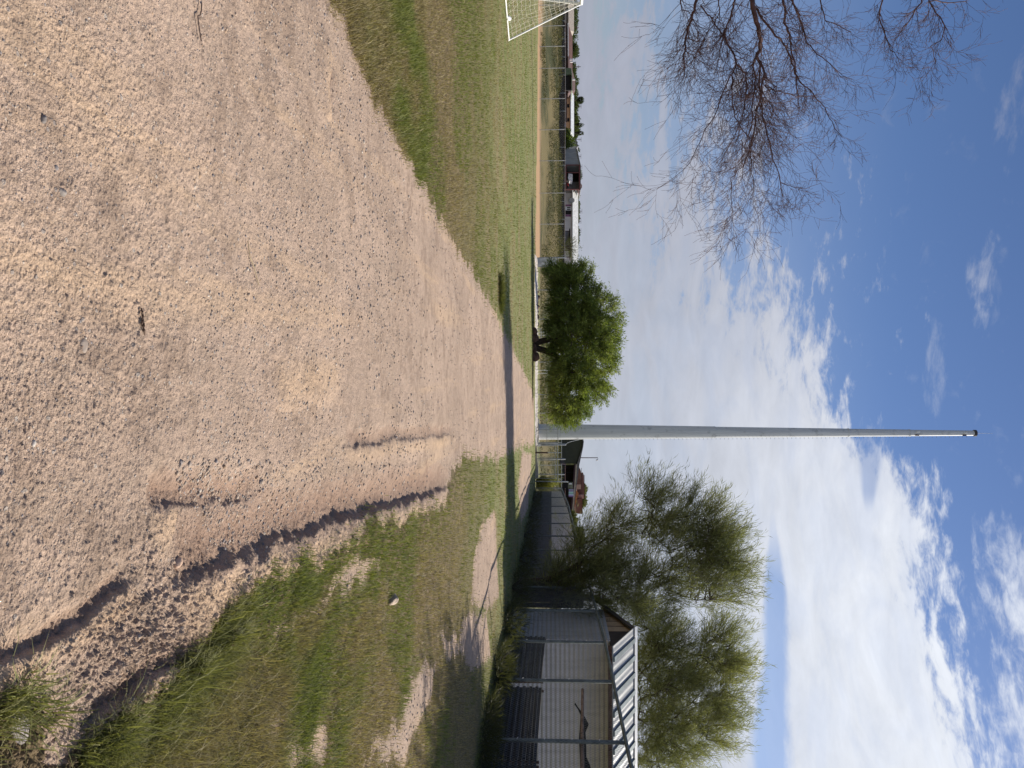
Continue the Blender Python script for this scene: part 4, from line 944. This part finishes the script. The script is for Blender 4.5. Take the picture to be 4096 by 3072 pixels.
tag(mb.build('white_bench', MWHITE, loc=(a, 75, 0)), 'low white bench behind the compound fence', 'bench')
for U, lb in ((1335, 'left'), (1487, 'right')):
    mb = MB(); a = cx(U-6, 78); b = cx(U+6, 78)
    mb.tube([(a, 78, 0), (a, 78, 1.9)], .035, 6); mb.tube([(b, 78, 0), (b, 78, 1.5)], .035, 6); mb.tube([(a, 78, 1.0), (b, 78, 1.0)], .03, 6)
    tag(mb.build('pipe_frame', MWHITE, loc=(a, 78, 0)), 'small white pipe frame behind the compound fence, %s of the two' % lb, 'frame', 'white pipe frames in the compound')

# ------------------------------------------------------------------ houses on the bank
def slab(UV, Z, d, name, m_, par):
    mb = MB(); mb.prism([P(u, v_, Z) for u, v_ in UV], (0, d, 0)); return part(mb, name, m_, par)
def rect(u0, u1, v0, v1): return [(u0, v0), (u1, v0), (u1, v1), (u0, v1)]
def gable(u0, u1, ve, vr, Z, d, m_, par, inset=0, name='roof', over=.4):
    """roof whose ridge runs across the view: eave column ve, ridge vr"""
    a, b = P(u0, ve, Z-over), P(u1, ve, Z-over); h1 = P(u0, vr, Z+d/2).z; zm = Z+d/2; ze = Z+d+over; i_ = inset
    mb = MB(); v_ = [(a.x, a.y, a.z), (b.x, b.y, b.z), (b.x-i_, zm, h1), (a.x+i_, zm, h1), (a.x, ze, a.z), (b.x, ze, b.z)]
    mb.v = v_+[(x, y, z-.12) for x, y, z in v_]; mb.f = [(0, 1, 2, 3), (3, 2, 5, 4), (0, 3, 4), (1, 5, 2), (6, 9, 8, 7), (9, 10, 11, 8), (0, 6, 7, 1), (4, 5, 11, 10), (0, 4, 10, 6), (1, 7, 11, 5)]
    return part(mb, name, m_, par)
PB = 2.4
# 1 far left tan house
Z = 165
h1 = thing('house', 'pale tan roofed house partly behind the goal at the left edge', 'house', (cx(40, Z), Z, PB), 'houses beyond the bank')
slab(rect(-120, 105, 2215, 2275), Z, 8, 'wall', simple('dull_wall', (.20, .17, .15)), h1); gable(-130, 118, 2274, 2296, Z, 8, simple('tan_shingle', (.36, .31, .26)), h1, 1.5)
slab(rect(20, 50, 2256, 2270), Z-.06, .05, 'window', MDARK, h1)
# 2 long brown-roofed house
Z = 150
h2 = thing('house', 'long low house with a big brown shingle roof near the left edge', 'house', (cx(230, Z), Z, PB), 'houses beyond the bank')
M_db = simple('dark_brick', (.085, .05, .045))
slab(rect(92, 370, 2215, 2271), Z, 9, 'wall', M_db, h2); gable(90, 262, 2272, 2290, Z, 9, MROOFBR, h2, .6); gable(225, 372, 2274, 2301, Z-.6, 10, simple('brown_grey_shingle', (.15, .095, .085)), h2, 2.6)
mb = MB(); a, b = P(92, 2272, Z-.45), P(255, 2273, Z-.45); mb.tube([a, b], .09, 6); part(mb, 'gutter', MWHITE, h2)
for u in (140, 182, 232): slab(rect(u, u+11, 2256, 2267), Z-.06, .05, 'window', MDARK, h2)
for k_, (u, v_) in enumerate(((238, 2287), (247, 2291), (318, 2300))):
    p = P(u, v_, Z+1.5); mb = MB(); mb.box(p.x-.12, p.x+.12, p.y-.1, p.y+.1, p.z-.5, p.z+.05); part(mb, 'roof_vent', MWHITE, h2)
# cars in front
def car(U, Z, label, col):
    c = thing('parked_car', label, 'car', (cx(U, Z), Z, PB+.1), 'cars parked by the brown-roofed house')
    x, z = cx(U, Z), PB+.1; mb = MB(); pr = [(-2.2, .3), (-2.2, .8), (-1.4, .95), (-.8, 1.45), (.9, 1.45), (1.5, .95), (2.2, .85), (2.2, .3)]
    mb.prism([(x+a, Z, z+b) for a, b in pr], (0, 1.7, 0)); part(mb, 'body', simple('car_paint', col, .3), c)
    mb = MB(); mb.prism([(x+a, Z-.01, z+b) for a, b in ((-1.2, .98), (-.7, 1.38), (.8, 1.38), (1.2, .98))], (0, .008, 0)); part(mb, 'window', MDARK, c)
    for a in (-1.4, 1.4):
        mb = MB(); mb.tube([(x+a, Z-.03, z+.33), (x+a, Z+.2, z+.33)], .33, 14); part(mb, 'wheel', MDARK, c)
car(150, 141, 'white parked car behind the field fence left of the green shed', (.75, .75, .78)); car(132, 144, 'silver grey parked car half behind the white one', (.45, .46, .5))
# 3 green open shed
Z = 134
h3 = thing('green_shed', 'green sided open shed with a black interior', 'shed', (cx(315, Z), Z, PB))
slab([(272, 2225), (297, 2225), (297, 2286), (272, 2283)], Z, 5, 'side_wall', simple('green_sheet', (.13, .165, .10)), h3)
slab(rect(297.5, 358, 2222, 2285), Z+.5, .3, 'opening', MDARK, h3); slab([(272, 2283.5), (298, 2286.5), (362, 2286.5), (362, 2289), (298, 2289), (272, 2286)], Z-.1, 5.2, 'roof', simple('pale_green_trim', (.40, .45, .36)), h3)
slab(rect(357, 361, 2225, 2286), Z-.02, .3, 'post', MDARK, h3)
# 4 orange long mobile home
Z = 152
h4 = thing('mobile_home', 'orange tan mobile home with white roof', 'mobile home', (cx(440, Z), Z, PB))
slab(rect(362, 523, 2212, 2284), Z, 5, 'wall', simple('orange_stucco', (.64, .37, .20), .9, 0, .1), h4); gable(360, 527, 2284, 2296, Z, 5, simple('white_roof_sheet', (.62, .64, .66)), h4, .1)
for u in (416, 472): slab(rect(u, u+14, 2269, 2277), Z-.07, .06, 'window', MDARK, h4)
yf = thing('yard_fence', 'low brown board fence in front of the orange mobile home', 'fence', (cx(420, 148), 148, PB))
slab(rect(380, 490, 2225, 2268), 148, .15, 'boards', simple('brown_board', (.13, .085, .075)), yf); slab(rect(492, 523, 2225, 2264), 148.2, .2, 'pale_section', simple('lilac_board', (.36, .33, .40)), yf)
# 5 bush
p = P(556, 2230, 136); shrub('green_bush', 'leafy green bush between the orange mobile home and the grey carport', 'bush', (p.x, 136, PB), (1.7, 1.5, 1.65), 9000, ((.05, .085, .02), (.14, .18, .04)), 340, .3, .12)
# 6 grey carport
Z = 136
h6 = thing('carport_shed', 'tall grey metal carport shed with an open front and dark red frame', 'shed', (cx(680, Z), Z, PB))
slab([(594, 2225), (660, 2225), (660, 2320), (594, 2305)], Z+.2, 6, 'side_wall', corrugated('carport_sheet', (.28, .29, .30), 1.2, 0), h6)
slab(rect(660, 758, 2222, 2318), Z+5, .3, 'back_wall', MDARK, h6); slab(rect(727, 757, 2230, 2315), Z+3, .2, 'inner_panel', simple('dull_panel', (.10, .10, .11)), h6)
M_rd = simple('dark_red_frame', (.16, .05, .05), .7)
for r_ in (rect(658, 661, 2225, 2320), rect(689, 691, 2225, 2318), rect(755, 759, 2225, 2318)): slab(r_, Z, .2, 'post', M_rd, h6)
slab(rect(658, 760, 2316, 2322), Z-.03, .25, 'beam', M_rd, h6); slab([(593, 2306), (660, 2321.5), (760, 2321.5), (760, 2323), (660, 2323), (593, 2308)], Z-.1, 6.2, 'roof', simple('carport_roof', (.32, .32, .33)), h6)
slab(rect(660, 756, 2262, 2266), Z-.6, .2, 'sill', M_rd, h6)
bh = thing('boat_hood', 'white covered load standing inside the carport', 'covered load', (cx(708, Z), Z+.8, PB)); slab([(694, 2274), (696, 2290), (716, 2291), (725, 2288), (724, 2277), (712, 2272)], Z+.8, 2, 'cover', simple('cover_white', (.78, .78, .82)), bh); slab(rect(697, 722, 2225, 2271.5), Z+1.1, 1.5, 'trailer', MDARK, bh)
tr = thing('small_tractor', 'small red tractor at the open mouth of the carport', 'tractor', (cx(742, Z), Z-.4, PB))
slab(rect(732, 740, 2262, 2274), Z-.35, .9, 'bonnet', simple('red_paint', (.55, .03, .03), .4), tr); slab(rect(740, 752, 2258, 2270), Z-.3, .8, 'chassis', MDARK, tr)
for u, r_ in ((738, .35), (750, .5)):
    p = P(u, 2240, Z); mb = MB(); mb.tube([(p.x, Z-.5, P(u, 2262, Z).z), (p.x, Z-.36, P(u, 2262, Z).z)], r_, 14); part(mb, 'wheel', MDARK, tr)
# 7 long white-roofed mobile home
Z = 140
h7 = thing('mobile_home', 'long beige mobile home with white roof and purple shutters', 'mobile home', (cx(900, Z), Z, PB))
M_bg = simple('beige_siding', (.66, .60, .56), .85, 0, .1, 1)
slab(rect(757, 1095, 2215, 2290), Z, 5, 'wall', M_bg, h7); gable(756, 1097, 2291, 2313, Z, 5, simple('white_roof_sheet2', (.66, .66, .64)), h7, .1)
slab([(756, 2225), (772, 2225), (772, 2291), (764, 2300), (756, 2300)], Z-.1, .05, 'end_trim', simple('grey_brown', (.25, .22, .2)), h7)
M_pu = simple('purple_paint', (.24, .10, .18), .7)
for u0, u1, m_, nm in ((818, 825, M_pu, 'shutter'), (826, 841, MWHITE, 'window_frame'), (842, 857, MDARK, 'doorway'), (858, 866, M_pu, 'shutter')): slab(rect(u0, u1, 2262, 2285), Z-.08, .07, nm, m_, h7)
for u in (829, 836): slab(rect(u-1, u+3, 2268, 2282), Z-.12, .03, 'pane', MDARK, h7)
pc = thing('carport', 'dark flat-roofed lean-to carport at the right end of the beige mobile home', 'carport', (cx(970, 135), 135, PB))
slab(rect(925, 1000, 2226, 2277), 137, .2, 'back_panel', simple('lilac_panel', (.33, .33, .39)), pc); slab([(914, 2277), (1030, 2279), (1030, 2284), (914, 2281)], 134.5, 3, 'roof', MDARK, pc)
for u in (923, 1000, 1027): slab(rect(u, u+3, 2226, 2278), 134.6, .15, 'post', M_db, pc)
sdh = thing('satellite_dish', 'grey satellite dish on the wall of the beige mobile home', 'satellite dish', tuple(P(803, 2288, Z-.5)))
p = P(801, 2286, Z-.6); mb = MB()
for k_ in range(6): pass
mb.tube([(p.x-.05, p.y+.1, p.z), (p.x, p.y, p.z), (p.x+.05, p.y-.06, p.z)], [.15, .5, .55], 16); part(mb, 'dish', simple('dish_grey', (.25, .25, .25)), sdh)
mb = MB(); mb.tube([(p.x, p.y+.05, p.z-.1), (p.x+.25, p.y+.45, p.z+.35)], .04, 6); part(mb, 'arm', MGALV, sdh)
shrub('sparse_bush', 'thin leafy shrub in front of the right end of the white roof', 'bush', (cx(990, 132), 132, PB+1.4), (1.9, 1.2, 1.5), 900, ((.07, .08, .03), (.14, .14, .06)), 345, .3, .06)
# house far behind with reddish roof + pale gable house
h8 = thing('house', 'distant house with a low red-brown roof behind the carport shed', 'house', (cx(720, 190), 190, PB), 'houses beyond the bank')
slab(rect(690, 770, 2225, 2312), 190, 5, 'wall', M_bg, h8); gable(686, 775, 2312, 2328, 190, 6, MROOFBR, h8, 3.0)
h9 = thing('house', 'distant white gabled house left of the carport shed', 'house', (cx(575, 185), 185, PB), 'houses beyond the bank')
slab([(555, 2225), (598, 2225), (598, 2296), (584, 2309), (555, 2300)], 185, 5, 'wall', simple('white_wall', (.5, .5, .5)), h9); slab([(553, 2300), (584, 2309), (600, 2296), (600, 2299), (584, 2313), (553, 2304)], 184.8, 5.5, 'roof', simple('grey_roof', (.2, .2, .21)), h9)
# antennas, poles
def antenna(U, V0, V1, Z, lab, kind='television_antenna'):
    t_ = thing(kind, lab, 'antenna', tuple(P(U, V0, Z)), 'antennas above the far roofs'); a, b = P(U, V0-40, Z), P(U, V1, Z)
    mb = MB(); mb.tube([a, b], .045, 5); part(mb, 'mast', MRUST, t_)
    mb = MB()
    for k_, w in ((0, .55), (.25, .4), (.5, .3)): mb.tube([(b.x-w, Z, b.z-k_), (b.x+w, Z, b.z-k_)], .035, 4)
    part(mb, 'crossbars', MRUST, t_)
for i, (U, V1, lb) in enumerate(((558, 2325, 'antenna above the bush beside the carport shed'), (626, 2324, 'antenna above the grey side of the carport shed'), (667, 2328, 'antenna at the corner of the carport shed roof'), (698, 2330, 'antenna above the open carport'), (845, 2328, 'antenna above the purple shutters'), (886, 2324, 'antenna over the middle of the white roof'), (922, 2324, 'antenna above the lean-to end of the white roof'), (425, 2325, 'antenna beside the far palm'))):
    antenna(U, 2290, V1, 175, lb)
for U, V1, lb in ((110, 2315, 'thin distant pole above the tan roofed house'), (267, 2323, 'thin distant pole above the big brown roof'), (31, 2300, 'thin pole above the tan roof by the goal')):
    a, b = P(U, 2225, 170), P(U, V1, 170); mb = MB(); mb.tube([a, b], .07, 6); mb.box(b.x-.3, b.x+.3, 169.95, 170.05, b.z-.5, b.z-.4); tag(mb.build('utility_pole', MRUST, loc=tuple(a)), lb, 'pole', 'distant poles above the left houses')
# far trees behind houses
ft = [(20, 2306, 55, 14), (75, 2310, 40, 14), (120, 2303, 40, 16), (160, 2304, 50, 20), (205, 2313, 22, 15), (285, 2306, 35, 14), (330, 2311, 30, 18), (365, 2308, 25, 14), (420, 2314, 28, 16), (470, 2310, 30, 12), (500, 2316, 26, 14), (530, 2312, 20, 10), (590, 2312, 18, 16), (700, 2322, 20, 8), (790, 2316, 30, 12), (830, 2317, 26, 10), (870, 2314, 24, 10), (930, 2314, 22, 10), (960, 2312, 18, 8), (1040, 2308, 30, 14), (1080, 2312, 22, 14), (1110, 2310, 22, 14)]
nb = ['behind the tan roof', 'over the tan roof beside the goal', 'at the right end of the tan roof', 'behind the start of the brown roof', 'palm-like and tallest over the brown roof', 'behind the ridge of the brown roof', 'behind the green shed', 'over the left end of the orange home', 'under the far palm', 'over the middle of the orange home', 'over the right end of the orange home', 'over the green bush', 'over the left side of the carport shed', 'over the open carport', 'over the dish', 'over the purple shutters', 'over the middle of the white roof', 'over the lean-to', 'just right of the lean-to roof edge', 'behind the sparse bush', 'left of the round tree', 'touching the round tree crown']
for i, ((U, V, ru, rv), lb) in enumerate(zip(ft, nb)):
    Z = 200+7*(i % 4); p = P(U, V-rv*2.2, Z)
    shrub('distant_tree', 'dark green distant tree %s' % lb, 'tree', (p.x, Z, p.z), (ru/F*Z*1.0, 2, rv/F*Z*1.35), 1500, ((.04, .06, .022), (.09, .11, .04)), 400+i, .55, .22, 'trees far behind the houses')
def thin_tree(U, V0, V1, Z, lab, nm, crown_r, n):
    t_ = thing(nm, lab, 'palm tree' if 'palm' in nm else 'cypress', tuple(P(U, V0, Z))); a, b = P(U, V0, Z), P(U, V1, Z); mb = MB(); mb.tube([a, b], .14, 7); part(mb, 'trunk', MBARK, t_)
    r = np.random.default_rng(int(U)); d = unit(r.normal(size=(n, 3))); pos = np.array(b)[None]+d*np.array(crown_r)*r.random((n, 1))**.5
    v_, f_, l_, t2 = leaf_quads(pos, unit(d+np.array([0, 0, -.2])), np.full(n, .5), np.full(n, .14), np.tile([.05, .065, .03], (n, 1))*r.uniform(.7, 1.3, (n, 1)), r)
    link('crown', np_mesh('crown', v_-np.array(t_.location), f_, l_, t2), MLEAF, t_)
thin_tree(401, 2270, 2322, 180, 'single palm with a round head above the orange home', 'palm_tree', (.55, .55, .6), 500)
thin_tree(500, 2270, 2317, 180, 'thin dark cypress spire above the right end of the orange home, left of two', 'cypress_tree', (.16, .16, .9), 200)
thin_tree(533, 2270, 2319, 180, 'thin dark cypress spire above the green bush, right of two', 'cypress_tree', (.16, .16, .9), 200)

# right group: olive building, canopy, orange roofs
Z = 122
olive = simple('olive_wall', (.050, .052, .032), .8, 0, .12, 1); rgrey = simple('grey_roof_sheet', (.17, .155, .15), .7)
ob = thing('olive_building', 'dark olive gabled building just right of the mast', 'building', (cx(1810, Z), Z, PB))
slab([(1700, 2225), (1855, 2225), (1855, 2307), (1790, 2328), (1768, 2331), (1700, 2312)], Z, 10, 'wall', olive, ob)
slab([(1696, 2313), (1768, 2332), (1790, 2329.5), (1857, 2308), (2000, 2298), (2075, 2292), (1960, 2304), (1857, 2318), (1787, 2333), (1766, 2335.5), (1696, 2317)], Z-.3, 10, 'roof', rgrey, ob)
slab(rect(1854, 1860, 2264, 2306), Z-.1, .3, 'trim', simple('yellow_green_trim', (.22, .21, .08)), ob)
slab(rect(1860, 2078, 2222, 2260), Z+.6, .3, 'low_wall', simple('near_black_wall', (.035, .033, .033)), ob)
slab(rect(1860, 2070, 2262, 2297), Z+3.5, .3, 'porch_back', simple('porch_dark', (.045, .03, .03)), ob)
slab([(1857, 2303), (1857, 2309), (1905, 2306), (2078, 2290), (2078, 2286), (1905, 2300)], Z-.35, .4, 'fascia', simple('cream_trim', (.42, .34, .26)), ob)
slab([(1857, 2297), (1857, 2302.5), (1905, 2299.5), (2078, 2285.5), (2078, 2281)], Z-.33, .35, 'beam', simple('maroon_beam', (.06, .03, .035)), ob)
for u in (1868, 1890, 1925, 1960, 2010, 2045): slab(rect(u, u+1.5, 2260, 2298), Z+.1, .12, 'post', MDARK, ob)
uc = thing('utility_cabinet', 'olive grey utility cabinet under the canopy', 'cabinet', (cx(1942, Z), Z-.5, PB)); slab(rect(1930, 1955, 2272, 2291), Z-.6, 1, 'body', simple('cabinet_olive', (.22, .22, .15)), uc); slab(rect(1932, 1938, 2276, 2287), Z-.66, .05, 'label_plate', MWHITE, uc); slab(rect(1932, 1953, 2225, 2271.5), Z-.5, .8, 'plinth', MDARK, uc)
sg = thing('striped_banner', 'purple, blue and mint striped banner hanging below the canopy', 'banner', (cx(1972, Z), Z-1, PB))
for u0, u1, c_ in ((1957, 1960, (.42, .38, .6)), (1960.05, 1966, (.30, .27, .38)), (1966.05, 1968, (.45, .5, .7)), (1968.05, 1973, (.42, .66, .55)), (1973.05, 1975, (.2, .36, .34)), (1975.05, 1979, (.45, .6, .66)), (1979.05, 1983, (.5, .45, .7)), (1983.05, 1988, (.22, .14, .28))): slab(rect(u0, u1, 2275, 2294), Z-1, .08, 'stripe', simple('banner', c_, .8, 0, .1), sg)
slab(rect(1958, 1960, 2225, 2274.5), Z-1, .1, 'pole', MDARK, sg); slab(rect(1985, 1987, 2225, 2274.5), Z-1, .1, 'pole', MDARK, sg)
Z = 160
orr = simple('terracotta_roof', (.20, .095, .07), .85, 0, .15, 1); pink = simple('pink_stucco', (.50, .30, .23), .85, 0, .1); oro = simple('orange_tile', (.42, .16, .06), .8, 0, .3, 2)
hb = thing('roofed_house', 'terracotta roofed house with pink gables rising behind the canopy', 'house', (cx(1960, Z), Z, PB))
slab(rect(1865, 2056, 2225, 2302), Z, 12, 'wall', pink, hb)
slab([(1878, 2302), (1872, 2318), (1886, 2320), (1886, 2324), (1958, 2325), (1958, 2302)], Z-.4, 6, 'roof', orr, hb); slab(rect(1938, 1957, 2304, 2324), Z-.6, .15, 'gable', pink, hb)
slab([(1905, 2326), (1903, 2332), (1902, 2336), (1993, 2337), (1993, 2312), (1960, 2312), (1960, 2326)], Z+4, 6, 'roof', orr, hb); slab(rect(1979, 1995, 2312, 2334), Z+3, .8, 'gable', pink, hb)
slab([(1957, 2303), (1975, 2315), (2010, 2304), (2030, 2298), (1960, 2298)], Z-.5, .5, 'hip_roof', oro, hb)
slab([(2000, 2298), (1996, 2312), (1994, 2329), (2056, 2329.5), (2054, 2298)], Z+2, 6, 'roof', orr, hb)
for u0, u1, v_ in ((1872, 1960, 2325), (1900, 1996, 2337), (1994, 2058, 2329)): slab(rect(u0, u1, v_, v_+1.4), Z+1.5, .3, 'ridge_trim', MRUST, hb)
for i, (U, V, ru, rv) in enumerate(((1960, 2342, 30, 14), (2000, 2340, 30, 15), (2085, 2300, 28, 18), (2150, 2330, 34, 25))):
    Zt = 185 if i < 2 else 100; p = P(U, V-rv*2.0, Zt); shrub('background_tree', ['olive green tree rising over the tall terracotta roof', 'olive green tree over the right terracotta ridge', 'bushy tree behind the middle of the sheet wall', 'bushy tree behind the near part of the sheet wall'][i], 'tree', (p.x, Zt, p.z), (ru/F*Zt, 2, rv/F*Zt*1.3), 3500, ((.06, .075, .025), (.14, .14, .055)), 450+i, .45, .14, 'trees behind the canopy')
# street lamp
Z = 128; sl = thing('street_lamp', 'street lamp standing above the olive building', 'street lamp', tuple(P(1831, 2225, Z)))
a, b = P(1831, 2225, Z), P(1831, 2391, Z); mb = MB(); mb.tube([a, b], [.09, .06], 8); part(mb, 'pole', MRUST, sl)
mb = MB(); mb.tube([b, b+Vector((.15, -.1, .02)), b+Vector((.34, -.2, -.02))], .03, 6); part(mb, 'arm', MRUST, sl)
mb = MB(); c_ = b+Vector((.36, -.2, -.1)); mb.tube([c_+Vector((0, 0, .12)), c_+Vector((0, 0, -.02)), c_+Vector((0, 0, -.2))], [.10, .17, .08], 12); part(mb, 'lamp_head', MWHITE, sl, True)
# brush on the bank
def brush():
    r = np.random.default_rng(91); n = 60000; x = r.uniform(-85, 40, n); y = r.uniform(94, 119, n); k = fbm(x*.10, y*.10, 12, 3); m = (k > .50) & ((x < -.16*y) | (r.random(n) > .3)); x, y, k = x[m], y[m], k[m]; n = len(x)
    h = bank(x, y); pos = np.column_stack([x, y, h+r.random(n)*.5*(k-.45)*6]); d = unit(r.normal(size=(n, 3))+np.array([0, 0, 1.0])); c = np.array([.06, .065, .028])*(1-r.random((n, 1))*.3)+np.array([.09, .07, .02])*r.random((n, 1))**2
    v_, f_, l_, t2 = leaf_quads(pos, d, r.uniform(.25, .5, n), np.full(n, .07), c, r); tag(link('bank_brush', np_mesh('bank_brush', v_, f_, l_, t2), MLEAF), 'dark low brush growing over the straw coloured bank', 'brush', kind='stuff')
brush()
